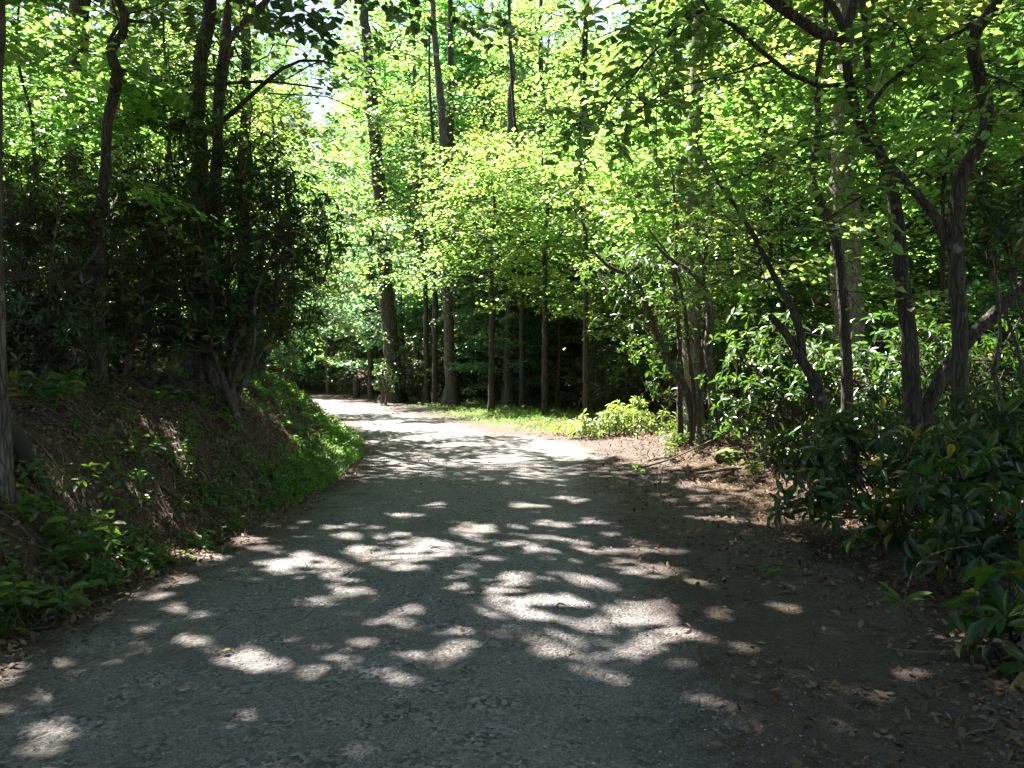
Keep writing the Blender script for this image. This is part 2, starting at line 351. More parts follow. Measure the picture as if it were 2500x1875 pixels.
def resample(pts, n):
    """Catmull-Rom through pts (m,d) to n samples"""
    pts = np.asarray(pts, float); m = len(pts)
    seg = np.linalg.norm(np.diff(pts[:, :3], axis=0), axis=1); s = np.concatenate([[0], np.cumsum(seg)])
    t = np.linspace(0, s[-1], n); i = np.clip(np.searchsorted(s, t, side='right')-1, 0, m-2)
    u = (t-s[i])/np.maximum(seg[i], 1e-9)
    p0 = pts[np.maximum(i-1, 0)]; p1 = pts[i]; p2 = pts[i+1]; p3 = pts[np.minimum(i+2, m-1)]
    u = u[:, None]
    return .5*((2*p1)+(-p0+p2)*u+(2*p0-5*p1+4*p2-p3)*u*u+(-p0+3*p1-3*p2+p3)*u**3)

# leaf templates: (along, side, up) and faces
def tmpl(v, f): return np.array(v, float), np.array(f)
T_OVAL = tmpl([(0,0,0), (.3,.42,.09), (.72,.34,.05), (1,0,-.1), (.72,-.34,.05), (.3,-.42,.09)], [(0,3,2,1), (0,5,4,3)])
T_KITE = tmpl([(0,0,0), (.42,.5,.08), (1,0,-.08), (.42,-.5,.08)], [(0,2,1), (0,3,2)])
T_LONG = tmpl([(0,0,0), (.3,.36,.10), (.65,.5,.08), (.9,.27,-.04), (1,0,-.12), (.9,-.27,-.04), (.65,-.5,.08), (.3,-.36,.10), (.5,0,.0)],
              [(0,8,2,1), (8,4,3,2), (0,7,6,8), (8,6,5,4)])
T_STAR = tmpl([(0,0,0), (.12,.52,.05), (.34,.2,.02), (.62,.55,.0), (.66,.17,.0), (1,0,-.12), (.66,-.17,.0), (.62,-.55,.0), (.34,-.2,.02), (.12,-.52,.05)],
              [(0,2,1), (0,4,2), (2,4,3), (0,5,4), (0,6,5), (0,8,6), (8,7,6), (0,9,8)])
T_BLADE = tmpl([(0,.5,0), (0,-.5,0), (.55,.36,.0), (.55,-.36,.0), (1,0,-.18)], [(0,1,3,2), (2,3,4,4)])
T_LAY = tmpl([(0,0,.06), (.3,.4,.0), (.75,.33,.10), (1,0,.02), (.75,-.33,.0), (.3,-.4,.12)], [(0,3,2,1), (0,5,4,3)])
def leaves(mb, t, Pp, D, N, L, W, mat, rnd, curl=1.0):
    """Pp,D,N (n,3); L,W (n,)"""
    n = len(Pp)
    if n == 0: return
    tv, tf = t
    D = nrm(D); S = nrm(np.cross(N, D)); U = np.cross(D, S)
    L = np.broadcast_to(L, (n,)); W = np.broadcast_to(W, (n,))
    V = Pp[:, None, :]+tv[None, :, 0, None]*(D*L[:, None])[:, None, :]+tv[None, :, 1, None]*(S*W[:, None])[:, None, :] \
        + tv[None, :, 2, None]*(U*L[:, None])[:, None, :]*curl
    m = len(tv)
    if tf.shape[1] == 4 and (tf[:, 2] == tf[:, 3]).any():
        good = tf[tf[:, 2] != tf[:, 3]]; tri = tf[tf[:, 2] == tf[:, 3]][:, :3]
        base = (np.arange(n)*m)[:, None, None]
        Vf = V.reshape(-1, 3)
        mb.add(Vf, (good[None]+base).reshape(-1, 4), mat, np.repeat(rnd, len(good)))
        off = mb.n-len(Vf)
        mb.f.append(((tri[None]+base).reshape(-1, 3)+off, mat, np.repeat(rnd, len(tri)).astype(np.float32)))
        return
    F = (tf[None]+(np.arange(n)*m)[:, None, None]).reshape(-1, tf.shape[1])
    mb.add(V.reshape(-1, 3), F, mat, np.repeat(rnd, len(tf)))

# ------------------------------------------------------------------ trees
def trunk_tube(mb, pts, rng, sides=10, n=None, flare=1.0, mat=0):
    """pts (m,4): x,y,z,r"""
    pts = np.asarray(pts, float)
    Ls = np.linalg.norm(np.diff(pts[:, :3], axis=0), axis=1).sum()
    n = n or int(np.clip(Ls/.28, 6, 60))
    q = resample(pts, n)
    r = np.maximum(q[:, 3], .004)
    if flare > 1:
        hgt = q[:, 2]-q[0, 2]
        r = r*(1+(flare-1)*np.exp(-hgt/(.35+.8*r[0])))
    q[1:-1, :2] += rng.normal(0, 1, (n-2, 2))*r[1:-1, None]*.10
    V, F = tubes(q[None, :, :3], r[None], sides, .07, rng)
    if flare > 1.25:
        nl = rng.integers(3, 6); an = np.linspace(0, 2*np.pi, sides, endpoint=False)
        k_ = 1+.34*np.exp(-(q[:, 2]-q[0, 2])/(.3+r[0]*.8))[:, None]*np.cos(an*nl+rng.uniform(0, 6))[None]
        Vr = V.reshape(n, sides, 3); V = (q[:, None, :3]+(Vr-q[:, None, :3])*k_[..., None]).reshape(-1, 3)
    mb.add(V, F, mat)
    # close the top with a point
    return q
def limb_paths(rng, starts, dirs, lens, k=7, droop=.25, wander=.06, lift=0.0):
    n = len(starts); t = np.linspace(0, 1, k)
    w = np.cumsum(rng.normal(0, 1, (n, k, 3)), axis=1)*wander*lens[:, None, None]/math.sqrt(k); w -= w[:, :1]
    P_ = starts[:, None, :]+dirs[:, None, :]*lens[:, None, None]*t[None, :, None]+w
    P_[..., 2] += (lift*t-droop*t*t)[None]*lens[:, None]
    return P_
def grow_crown(rng, tq, z0, z1, R, n_limb, leaf_len, twigs=12, per=20, shape='round', droop=.2, elev=(5, 40), sector=None, mat=1, tpl=T_KITE,
               keep=None, wratio=.92, leafy_from=.25, tilt=.38, spray=.22, extra_limbs=None, limb_r=1.0):
    """limbs, twigs and leaves round the trunk samples tq (k,4). returns (limb mb adds, leaf arrays)"""
    zz = tq[:, 2]
    u = (np.arange(n_limb)+rng.uniform(0, 1, n_limb))/n_limb
    h = z0+(z1-z0)*u
    S = np.stack([np.interp(h, zz, tq[:, i]) for i in range(4)], 1)
    az = np.arange(n_limb)*2.39996+rng.uniform(-.5, .5, n_limb)
    if sector is not None:
        c, w = sector; az = c+rng.uniform(-w, w, n_limb)
    prof = {'round': np.sqrt(np.clip(1-(2*u-.85)**2/1.6, .15, 1)), 'cone': 1.05-.75*u, 'vase': .55+.6*u, 'flat': np.ones_like(u)}[shape]
    el = np.radians(rng.uniform(elev[0], elev[1], n_limb))
    ln = R*prof*rng.uniform(.7, 1.15, n_limb)
    d = np.stack([np.sin(az)*np.cos(el), np.cos(az)*np.cos(el), np.sin(el)], 1)
    LP = limb_paths(rng, S[:, :3], d, ln, 8, droop, .09)
    r0 = np.minimum(S[:, 3]*.55, .008+.013*ln)*limb_r
    LR = r0[:, None]*np.linspace(1, .18, 8)[None]
    if extra_limbs is not None:
        for q in extra_limbs:
            q8 = resample(q, 8); LP = np.concatenate([LP, q8[None, :, :3]]); LR = np.concatenate([LR, q8[None, :, 3]*.0+.004])
            ln = np.append(ln, np.linalg.norm(np.diff(q8[:, :3], axis=0), axis=1).sum())
    n_l = len(LP)
    # twigs
    tt = leafy_from+(1-leafy_from)*(np.arange(twigs)[None]+rng.uniform(0, 1, (n_l, twigs)))/twigs
    ki = tt*(8-1); i0 = np.clip(ki.astype(int), 0, 6); fr = (ki-i0)[..., None]
    li = np.arange(n_l)[:, None]
    TS = LP[li, i0]*(1-fr)+LP[li, i0+1]*fr
    TT = nrm(LP[li, i0+1]-LP[li, i0])
    ang = np.radians(rng.uniform(28, 75, (n_l, twigs)))*np.where(np.arange(twigs)[None] % 2, 1, -1)
    ca, sa = np.cos(ang), np.sin(ang)
    TD = np.stack([TT[..., 0]*ca-TT[..., 1]*sa, TT[..., 0]*sa+TT[..., 1]*ca, TT[..., 2]*.6+rng.uniform(-.15, .28, ang.shape)], -1)
    TL = ln[:, None]*(.16+.30*(1-tt))*rng.uniform(.7, 1.3, tt.shape)+.12
    TS = TS.reshape(-1, 3); TD = nrm(TD.reshape(-1, 3)); TL = TL.ravel()
    TP = limb_paths(rng, TS, TD, TL, 4, .22, .10)
    TR = np.linspace(.006, .002, 4)[None]*np.ones((len(TP), 1))*(.7+.5*np.minimum(TL, 1.5))[:, None]
    if keep is not None:
        tk = keep(TP.reshape(-1, 3)).reshape(-1, 4).mean(1) > .7
    else: tk = np.ones(len(TP), bool)
    # leaves
    m = per; nt_ = len(TP)
    s = (np.arange(m)[None]+rng.uniform(0, 1, (nt_, m)))/m
    s = .08+.95*s; kk = np.clip(s, 0, .999)*3; j0 = kk.astype(int); f2 = (kk-j0)[..., None]; ti = np.arange(nt_)[:, None]
    Lp = TP[ti, j0]*(1-f2)+TP[ti, j0+1]*f2
    Lt = nrm(TP[ti, j0+1]-TP[ti, j0])
    a2 = np.radians(rng.uniform(25, 85, s.shape))*np.where(np.arange(m)[None] % 2, 1, -1)
    c2, s2 = np.cos(a2), np.sin(a2)
    Ld = np.stack([Lt[..., 0]*c2-Lt[..., 1]*s2, Lt[..., 0]*s2+Lt[..., 1]*c2, Lt[..., 2]*.4+rng.uniform(-.45, .12, s.shape)], -1)
    Lp = Lp+Ld*rng.uniform(0, 1, s.shape)[..., None]*spray*np.minimum(TL, 1.6)[:, None, None]
    Lp[..., 2] += rng.normal(0, .035, s.shape)
    Lp = Lp.reshape(-1, 3); Ld = nrm(Ld.reshape(-1, 3))
    N = np.array([0, 0, 1.])+rng.normal(0, tilt, Lp.shape)
    ll = leaf_len*rng.uniform(.55, 1.25, len(Lp))*np.repeat(rng.uniform(.75, 1.25, n_l), twigs*m)
    # clumps vary in tone
    clump = np.repeat(rng.uniform(-.22, .22, n_l), twigs*m)
    rnd = np.clip(.45+clump+rng.normal(0, .17, len(Lp)), 0, 1)
    if keep is not None:
        kmask = keep(Lp+nrm(Ld)*ll[:, None]*.5)
        lk = kmask.reshape(n_l, -1).mean(1) > .3; LP, LR = LP[lk], LR[lk]
        kmask &= np.repeat(lk, twigs*m); tk = tk & np.repeat(lk, twigs) & (kmask.reshape(-1, m).mean(1) > .15)
        Lp, Ld, N, ll, rnd = Lp[kmask], Ld[kmask], N[kmask], ll[kmask], rnd[kmask]
    return dict(LP=LP, LR=LR, TP=TP[tk], TR=TR[tk], P=Lp, D=Ld, N=N, L=ll, W=ll*wratio, rnd=rnd, tpl=tpl)
def emit_crown(trunk_mb, crown_mb, c, limbs=True, twig_sides=3):
    if limbs:
        V, F = tubes(c['LP'], c['LR'], 6); trunk_mb.add(V, F, 0)
    V, F = tubes(c['TP'], c['TR'], twig_sides); crown_mb.add(V, F, 1)
    leaves(crown_mb, c['tpl'], c['P'], c['D'], c['N'], c['L'], c['W'], 0, c['rnd'])

def px_path(pts, Y, dY=0.0):
    """[(px,py,width px)] at depth Y -> (m,4)"""
    out = []
    for i, p in enumerate(pts):
        yy = Y+(p[3] if len(p) > 3 else 0)
        q = PX(p[0], p[1], yy); out.append((*q, p[2]/2/FPX*yy))
    return np.array(out)
def add_tree(name, label, cat, pts, Y, H, crown=None, bark=M_BARK, leafm=M_LEAF, limbs_px=(), seed=1, flare=1.8, group=None, cull=True, sides=10, top_r=.35):
    rng = np.random.default_rng(seed)
    q = px_path(pts, Y)
    bx, by = q[0, 0], q[0, 1]; zg = gz(bx, by)
    if q[0, 2] > zg-.08: q = np.concatenate([[[bx, by, zg-.12, q[0, 3]*1.05]], q])
    else:
        q = q[q[:, 2] > zg]; q = np.concatenate([[[bx, by, zg-.12, q[0, 3]*1.05]], q])
    if H > q[-1, 2]+.5:      # go on up above the picture
        d = nrm((q[-1, :3]-q[-2, :3])); d = nrm(d*.4+np.array([0, 0, 1.]))
        m = 4; hh = np.linspace(q[-1, 2], H, m+1)[1:]
        for i, z in enumerate(hh):
            p = q[-1, :3]+d*(z-q[-1, 2])/d[2]; p[:2] += rng.normal(0, .12, 2)
            q = np.concatenate([q, [[p[0], p[1], z, q[-1, 3]*(1-.75*(1.0/m)*(1 if i < m-1 else .9))]]])
    base = (bx, by, zg)
    root = thing(name, label, cat, base, group)
    tm = MB(); cm = MB()
    tq = trunk_tube(tm, q, rng, sides, flare=flare)
    lms = []
    for lp in limbs_px:
        lm = MB(); trunk_tube(lm, px_path(lp, Y), rng, 7, flare=1.0); lms.append(lm)
    if crown:
        for c in (crown if isinstance(crown, list) else [crown]):
            c = dict({'limb_r': .5}, **c)
            c = dict(c); k = (lambda Pw: sun_cull(Pw)) if cull else None
            if 'keepf' in c:
                kf = c.pop('keepf'); k2 = k; k = (lambda Pw, kf=kf, k2=k2: (k2(Pw) if k2 else True) & kf(Pw))
            cr = grow_crown(rng, tq, keep=k, **c)
            emit_crown(tm, cm, cr)
    tko = obj("trunk", tm.mesh("trunk", [bark], base), root)
    for lm in lms: obj("limb", lm.mesh("limb", [bark], base), tko)
    if cm.n: obj("crown", cm.mesh("crown", [leafm, bark], base), root)
    return root

# ------------------------------------------------------------------ shrubs with whorled long leaves
LEAF_MESH = []
def leaf_meshes():
    rng = np.random.default_rng(5)
    for i in range(5):
        for yellow in (0, 1):
            mb = MB(); leaves(mb, T_LONG, np.zeros((1, 3)), np.array([[1., 0, 0]]), np.array([[0, 0, 1.]]), 1.0, .34, 0,
                              np.array([.97 if yellow else rng.uniform(.05, .8)]), curl=rng.uniform(.4, 1.9))
            LEAF_MESH.append(mb.mesh("leaf", [M_RHODO]))
leaf_meshes()
ROUND_MESH = []
for i in range(5):
    mb = MB(); leaves(mb, T_OVAL, np.zeros((1, 3)), np.array([[1., 0, 0]]), np.array([[0, 0, 1.]]), 1.0, .82, 0, np.array([.15+.17*i]), curl=.6+.25*i)
    ROUND_MESH.append(mb.mesh("leaf", [M_LEAF]))
def leaf_objects(root, base, A, meshes, rng, yellow=.05):
    """A: P,D,N,L arrays -> one child object named leaf each"""
    P_, D, N, L = A; base = np.array(base)
    D = nrm(D); S = nrm(np.cross(N, D)); U = np.cross(D, S)
    for i in range(len(P_)):
        if len(meshes) == 10:
            me = meshes[2*rng.integers(5)+(1 if rng.uniform() < yellow else 0)]
        else: me = meshes[rng.integers(len(meshes))]
        o = bpy.data.objects.new("leaf", me); COL.objects.link(o); o.parent = root
        R = Matrix(np.stack([D[i], S[i], U[i]], 1).tolist()).to_4x4()
        o.matrix_local = Matrix.Translation((P_[i]-base).tolist()) @ R @ Matrix.Scale(float(L[i]), 4)
def whorl_leaves(rng, C, A, leaf_len, m=8, droop=.25):
    n = len(C); A = nrm(A)
    ref = np.where(np.abs(A[:, 2:3]) < .8, np.array([[0, 0, 1.]]), np.array([[1., 0, 0]]))
    U = nrm(np.cross(A, ref)); W = np.cross(A, U)
    k = np.arange(m)[None]
    th = 2*np.pi*k/m*1.0+rng.uniform(0, 6.28, (n, 1))+rng.normal(0, .18, (n, m))
    el = np.radians(rng.normal(6, 27, (n, m)))
    pr = np.cos(th)[..., None]*U[:, None]+np.sin(th)[..., None]*W[:, None]
    D = np.cos(el)[..., None]*pr+np.sin(el)[..., None]*A[:, None]
    D[..., 2] -= droop*rng.uniform(.2, 1.5, (n, m)); D = nrm(D)
    N = A[:, None]*1.0+rng.normal(0, .18, (n, m, 3))+np.array([0, 0, .3])
    P_ = np.repeat(C[:, None], m, 1)+D*.012
    L = leaf_len*rng.uniform(.65, 1.2, (n, m))
    return P_.reshape(-1, 3), D.reshape(-1, 3), N.reshape(-1, 3), L.ravel()
def add_shrub(name, label, cat, base, lobes, n_whorl, leaf_len, stems=None, n_stem=5, seed=1, leaf_objs=0, whorl=8, droop=.25, group=None,
              cull=True, mat=None, wr=.34, stem_r=.022, shell=2.0, rnd_mu=.35):
    rng = np.random.default_rng(seed)
    bx, by = base; zg = gz(bx, by); b3 = (bx, by, zg)
    root = thing(name, label, cat, b3, group)
    lob = np.array(lobes, float)
    vol = lob[:, 3]*lob[:, 4]*lob[:, 5]; pr = vol**.8; pr /= pr.sum()
    # stems
    sm = MB(); paths = []
    if stems is None:
        stems = []
        for i in range(n_stem):
            c = lob[rng.choice(len(lob), p=pr)]
            tgt = c[:3]+rng.normal(0, .35, 3)*c[3:6]+np.array([0, 0, c[5]*.35])
            s0 = np.array([bx+rng.normal(0, .16), by+rng.normal(0, .16), 0]); s0[2] = gz(s0[0], s0[1])-.05
            mid1 = s0*.62+tgt*.38+rng.normal(0, .13, 3); mid2 = s0*.3+tgt*.7+rng.normal(0, .16, 3)
            rr = stem_r*rng.uniform(.7, 1.2)
            stems.append(np.array([[*s0, rr*1.25], [*mid1, rr], [*mid2, rr*.7], [*tgt, rr*.35]]))
    for s in stems:
        s = np.asarray(s, float)
        q = trunk_tube(sm, s, rng, 7, n=max(8, int(len(s)*3)), flare=1.3); paths.append(q[:, :3])
    SP = np.concatenate(paths)
    # whorls
    ci = rng.choice(len(lob), n_whorl, p=pr)
    v = nrm(rng.normal(0, 1, (n_whorl, 3))); rad = rng.uniform(0, 1, n_whorl)**(1/shell/1.5)
    C = lob[ci, :3]+v*rad[:, None]*lob[ci, 3:6]*(1+.12*rng.normal(0, 1, (n_whorl, 1)))
    gzc = height(C[:, 0], C[:, 1])
    C = C[C[:, 2] > gzc+.08]; 
    if cull: C = C[sun_cull(C, 0, .8)]
    n_whorl = len(C)
    cen = (lob[:, :3]*pr[:, None]).sum(0)
    A = nrm(nrm(C-cen)*.75+np.array([0, 0, .75])+rng.normal(0, .3, C.shape))
    # twigs from stems to whorls
    lower = SP[None]-C[:, None]; dist = np.linalg.norm(lower, axis=2)+np.where(SP[None, :, 2] > C[:, None, 2]-.02, .6, 0)+rng.uniform(0, .25, (n_whorl, len(SP)))
    near = SP[np.argmin(dist, axis=1)]
    m1 = near*.55+C*.45+rng.normal(0, .05, C.shape); m2 = C-A*(.10+.1*rng.uniform(0, 1, (n_whorl, 1)))
    TP = np.stack([near, m1, m2, C+A*.01], 1); TR = np.array([.009, .0065, .0045, .0035])[None]*rng.uniform(.7, 1.3, (n_whorl, 1))
    V, F = tubes(TP, TR, 3)
    sm.add(V, F, 0)
    obj("stem", sm.mesh("stem", [M_STEM], b3), root)
    P_, D, N, L = whorl_leaves(rng, C, A, leaf_len, whorl, droop)
    rnd = np.clip(rng.normal(rnd_mu, .18, len(P_)), 0, .84); yl = rng.uniform(0, 1, len(P_)) < .018; rnd[yl] = 1.0
    if leaf_objs:
        wc = np.linalg.norm(P_-np.array([0, 0, EYE]), axis=1)
        # those which show largest: near the camera and in the frame
        uu = P_[:, 0]/np.maximum(P_[:, 1], .2); vv = (P_[:, 2]-EYE)/np.maximum(P_[:, 1], .2)
        inv = (np.abs(uu) < .64) & (vv > -.5) & (vv < .46)
        wc = np.where(inv, wc, wc+50)
        sel = np.argsort(wc)[:leaf_objs]
        mk = np.zeros(len(P_), bool); mk[sel] = True
        leaf_objects(root, b3, (P_[mk], D[mk], N[mk], L[mk]), LEAF_MESH, rng)
        P_, D, N, L, rnd = P_[~mk], D[~mk], N[~mk], L[~mk], rnd[~mk]
    if len(P_):
        cm = MB(); leaves(cm, T_LONG, P_, D, N, L, L*wr, 0, rnd, curl=1.0)
        o = obj("foliage", cm.mesh("foliage", [mat or M_RHODO], b3), root)
        if leaf_objs: o['kind'] = 'stuff'
    return root

# ------------------------------------------------------------------ the setting: ground and road
def build_ground():
    a = np.linspace(-1, 1, 231); xs = -1.0+np.sinh(a*4.6)/np.sinh(4.6)*260
    xs = np.unique(np.concatenate([np.arange(-9, 9, .16), xs[(xs < -9) | (xs > 9)]]))
    b = np.linspace(0, 1, 90); yy = 30+np.sinh(b*3)/np.sinh(3)*320
    ys = np.unique(np.concatenate([np.linspace(-40, 1.5, 24), np.arange(1.6, 30, .19), yy]))
    X, Y = np.meshgrid(xs, ys); Z = height(X, Y)
    dl, dr = edge_d(X, Y); ins = np.clip(-np.maximum(dl, dr-.55)/.35, 0, 1)
    Z = Z-.05*ins
    V = np.stack([X, Y, Z], -1).reshape(-1, 3)
    h, w = X.shape; i = np.arange(h*w).reshape(h, w)
    F = np.stack([i[:-1, :-1], i[:-1, 1:], i[1:, 1:], i[1:, :-1]], -1).reshape(-1, 4)
    mb = MB(); mb.add(V, F); o = obj("ground", mb.mesh("ground", [M_GROUND])); o['kind'] = 'structure'
    o['label'] = "brown leaf strewn forest floor and earth bank"
def build_road():
    ys = np.concatenate([np.arange(-20, 2, .5), np.arange(2, 30, .12), np.arange(30, 80, .4)])
    ts = np.linspace(0, 1, 60)
    L = smooth_interp(ys, EY, EL)+.14*(fbm(ys*1.3, ys*0+3, 4)-.47)*2
    R = smooth_interp(ys, EY, ER)+.75+.22*(fbm(ys*1.1, ys*0+9, 8)-.47)*2
    X = L[:, None]*(1-ts)[None]+R[:, None]*ts[None]; Y = np.repeat(ys[:, None], len(ts), 1)
    dl, dr = edge_d(X, Y)
    rut = -.03*np.exp(-((X-(L[:, None]*.72+R[:, None]*.28))/.35)**2)-.03*np.exp(-((X-(L[:, None]*.36+R[:, None]*.64))/.35)**2)
    Z = height(X, Y)+.012+rut+.016*(fbm(X*2.2, Y*2.2, 31)-.47)*2
    edge = np.minimum(ts, 1-ts)[None]*(R-L)[:, None]
    Z = Z-.02*np.clip(1-edge/.08, 0, 1)
    V = np.stack([X, Y, Z], -1).reshape(-1, 3)
    h, w = X.shape; i = np.arange(h*w).reshape(h, w)
    F = np.stack([i[:-1, :-1], i[:-1, 1:], i[1:, 1:], i[1:, :-1]], -1).reshape(-1, 4)
    mb = MB(); mb.add(V, F); me = mb.mesh("gravel_road", [M_ROAD])
    at = me.attributes.new("gravel", 'FLOAT', 'POINT')
    d = np.minimum(-dl-.05, -dr*1.0-.45).ravel()
    at.data.foreach_set("value", np.clip(d*.9, -.6, 1.6).astype(np.float32))
    tr = np.exp(-((X-(L[:, None]*.70+R[:, None]*.30))/.38)**2)+np.exp(-((X-(L[:, None]*.40+R[:, None]*.60))/.38)**2)
    a2 = me.attributes.new("track", 'FLOAT', 'POINT'); a2.data.foreach_set("value", tr.ravel().astype(np.float32))
    o = obj("gravel_road", me); o['kind'] = 'structure'; o['label'] = "packed grey gravel forest road curving away behind the bank"
build_ground(); build_road()

# ------------------------------------------------------------------ the main trees
add_tree("slender_tree", "slim grey trunk cut by the photo's left edge, rooted on the bank", "tree",
         [(-10,1110,54), (-10,900,42), (-10,500,38), (2,0,38)], 6, 14, dict(z0=7.5, z1=13.5, R=4.6, n_limb=34, leaf_len=.21, limb_r=.38, twigs=12, per=14, shape='round'), leafm=M_LEAF_D, seed=11)
add_tree("canopy_tree", "brown trunk rising straight through the dark shrubs near the left edge", "tree",
         [(200,960,58), (190,600,46), (187,380,40), (195,150,40), (205,0,46)], 14, 19,
         dict(z0=8.5, z1=18, R=5.4, n_limb=44, leaf_len=.22, limb_r=.38, twigs=13, per=14), leafm=M_LEAF_D, seed=12,
         limbs_px=[[(203,392,14), (290,360,12), (340,310,10), (400,270,8), (470,232,5)]])
add_tree("canopy_tree", "pale grey background trunk between the left edge and the brown trunk", "tree",
         [(108,800,54), (102,400,46), (95,0,44)], 25, 23, dict(z0=8, z1=23, R=5.5, n_limb=36, leaf_len=.17, twigs=12, per=14), bark=M_BARK_L, seed=13)
add_tree("canopy_tree", "pale furrowed trunk standing behind the crooked stem on the left", "tree",
         [(305,800,56), (302,400,48), (300,0,46)], 22, 23, dict(z0=9, z1=22, R=5, n_limb=34, leaf_len=.17, twigs=12, per=14), bark=M_BARK_L, seed=14)
add_tree("crooked_tree", "thin crooked stem with a sharp kink high above the left bank", "tree",
         [(235,930,32), (245,600,28), (262,400,25), (268,300,24), (292,195,28), (284,150,24), (272,115,24), (300,92,22), (320,72,22), (302,20,20), (275,-40,16)], 10, 9.0,
         dict(z0=5.2, z1=8.8, R=2.6, n_limb=16, leaf_len=.11, limb_r=.38, twigs=9, per=12), bark=M_BARK_D, seed=15,
         limbs_px=[[(270,112,10), (300,62,9), (340,58,8), (375,62,6)], [(290,180,10), (320,176,8), (355,178,5)]])
add_tree("canopy_tree", "dark trunk rising through the big rhododendron on the left bank", "tree",
         [(480,960,64), (490,640,50), (490,400,40), (487,200,34), (512,60,33), (516,0,32)], 13, 19,
         dict(z0=8.0, z1=18, R=6.0, n_limb=52, leaf_len=.22, limb_r=.38, twigs=13, per=15), bark=M_BARK_D, leafm=M_LEAF_D, seed=16,
         limbs_px=[[(505,330,14), (570,280,12), (640,215,11), (700,168,9), (760,150,7), (830,165,4)], [(505,210,9), (580,206,8), (680,205,6), (790,220,4)]])
add_tree("forked_tree", "smaller forked trunk leaning right above the big rhododendron", "tree",
         [(520,950,32), (528,600,30), (533,400,28), (535,290,27), (545,200,27), (555,110,28), (562,30,18)], 12.4, 13,
         dict(z0=7.2, z1=13, R=4.4, n_limb=30, leaf_len=.20, limb_r=.38, twigs=12, per=13), bark=M_BARK, leafm=M_LEAF_D, seed=17,
         limbs_px=[[(555,115,20), (590,72,17), (625,34,15), (668,-4,12), (740,-60,8)]])

# middle trees by the bend
add_tree("canopy_tree", "trunk behind the big rhododendron, added so its crown shades the middle of the road", "tree",  # added tree, placed for the shade its crown throws on the road
         [(590,950,34), (596,700,30), (600,400,28), (606,100,24)], 21, 18, dict(z0=7.5, z1=17, R=6.2, n_limb=44, leaf_len=.2, limb_r=.38, twigs=13, per=15), bark=M_BARK_D, leafm=M_LEAF_D, seed=18)
def cc(z0, z1, R, n, **k): return dict(z0=z0, z1=z1, R=R, n_limb=n, leaf_len=k.pop('ll', .19), twigs=k.pop('tw', 12), per=k.pop('per', 14), **k)
add_tree("canopy_tree", "tall dark leaning trunk right of the road's vanishing bend", "tree",
         [(962,972,44), (956,850,38), (943,700,36), (934,560,34), (924,420,32), (905,200,28), (893,50,22)], 40, 26,
         [cc(13, 26, 5.4, 20), cc(6.5, 14, 3.6, 18)], bark=M_BARK_D, seed=21, leafm=M_LEAF_B)
add_tree("canopy_tree", "straight grey brown trunk at the back edge of the grassy verge", "tree",
         [(1099,988,30), (1097,850,26), (1090,700,24), (1087,560,22), (1080,300,20)], 36, 22,
         [cc(11, 23, 4.8, 17), cc(5, 11, 3.2, 10)], bark=M_BARK, seed=22)
add_tree("canopy_tree", "dark trunk half hidden behind the straight grey brown trunk", "tree",
         [(1117,970,28), (1113,800,26), (1107,600,24), (1100,300,20)], 41, 23, [cc(10, 23, 4.8, 17)], bark=M_BARK_D, seed=23)
add_tree("canopy_tree", "slim brown trunk in the middle of the wood behind the verge", "tree",
         [(1240,992,22), (1242,800,19), (1246,600,17), (1246,420,16), (1245,250,14)], 35, 18, [cc(9, 18, 4.4, 15), cc(5, 9, 3.0, 9)], bark=M_BARK, seed=24)
add_tree("canopy_tree", "dark trunk behind hemlock boughs, right of the slim brown trunk", "tree",
         [(1330,965,26), (1328,800,24), (1326,600,22), (1322,400,18)], 42, 22, [cc(10, 23, 4.8, 17)], bark=M_BARK_D, seed=25)
add_tree("canopy_tree", "dark trunk in deep shade left of the sunlit laurel stems", "tree",
         [(1450,975,34), (1445,800,28), (1440,600,26), (1435,400,22)], 34, 21, [cc(9, 22, 4.8, 17), cc(5.0, 9, 3.0, 8)], bark=M_BARK_D, seed=26)
add_tree("young_tree", "thin dark stem between the leaning trunk and the verge trees", "tree",
         [(1042,960,14), (1040,800,12), (1036,650,11), (1020,500,9)], 39, 13, cc(4.5, 12, 2.8, 16), bark=M_BARK_D, seed=27)
add_tree("young_tree", "thin straight stem in the dark wood right of the hemlock boughs", "tree",
         [(1373,900,12), (1372,800,11), (1371,650,10), (1378,500,8)], 38, 12, cc(4.5, 12, 2.8, 16), bark=M_BARK_D, seed=28)
# understory trees that catch the sun
def under(label, px, Y, H, R, seed, z0=2.0, n=26, leafm=M_LEAF, ll=None, w=16, name="understory_tree", per=17, tw=14, lean=0, **k):
    ll = ll or .105+.0016*Y; n = int(n*1.35)
    return add_tree(name, label, "tree", [(px,1000,w), (px+lean*.3,800,w*.85), (px+lean,600,w*.7)], Y, H,
                    dict(z0=z0, z1=H-.3, R=R, n_limb=n, leaf_len=ll, twigs=tw, per=per, droop=.28, elev=(0, 35), tilt=.3, limb_r=.45, leafy_from=.15, **k), bark=M_BARK_D, leafm=leafm, seed=seed, flare=1.2)
under("layered sunlit maple with pale boughs beside the far road bend", 905, 44, 9.5, 3.6, 31, 3.0, leafm=M_LEAF_B)
under("sunlit young maple spreading low boughs over the grassy verge", 1200, 30, 9.5, 4.2, 32, 4.4, 30)
under("leafy sapling glowing yellow green above the hemlock boughs", 1330, 27, 9, 3.8, 33, 3.8, 28)
under("bright leafy tree behind the verge between two dark trunks", 1160, 42, 13, 4.4, 34, 4.8, 30, leafm=M_LEAF_B)
under("shaded blue green tree hanging boughs over the dark wood", 1290, 36, 10, 4.0, 35, 4.8, 26, leafm=M_LEAF_B)
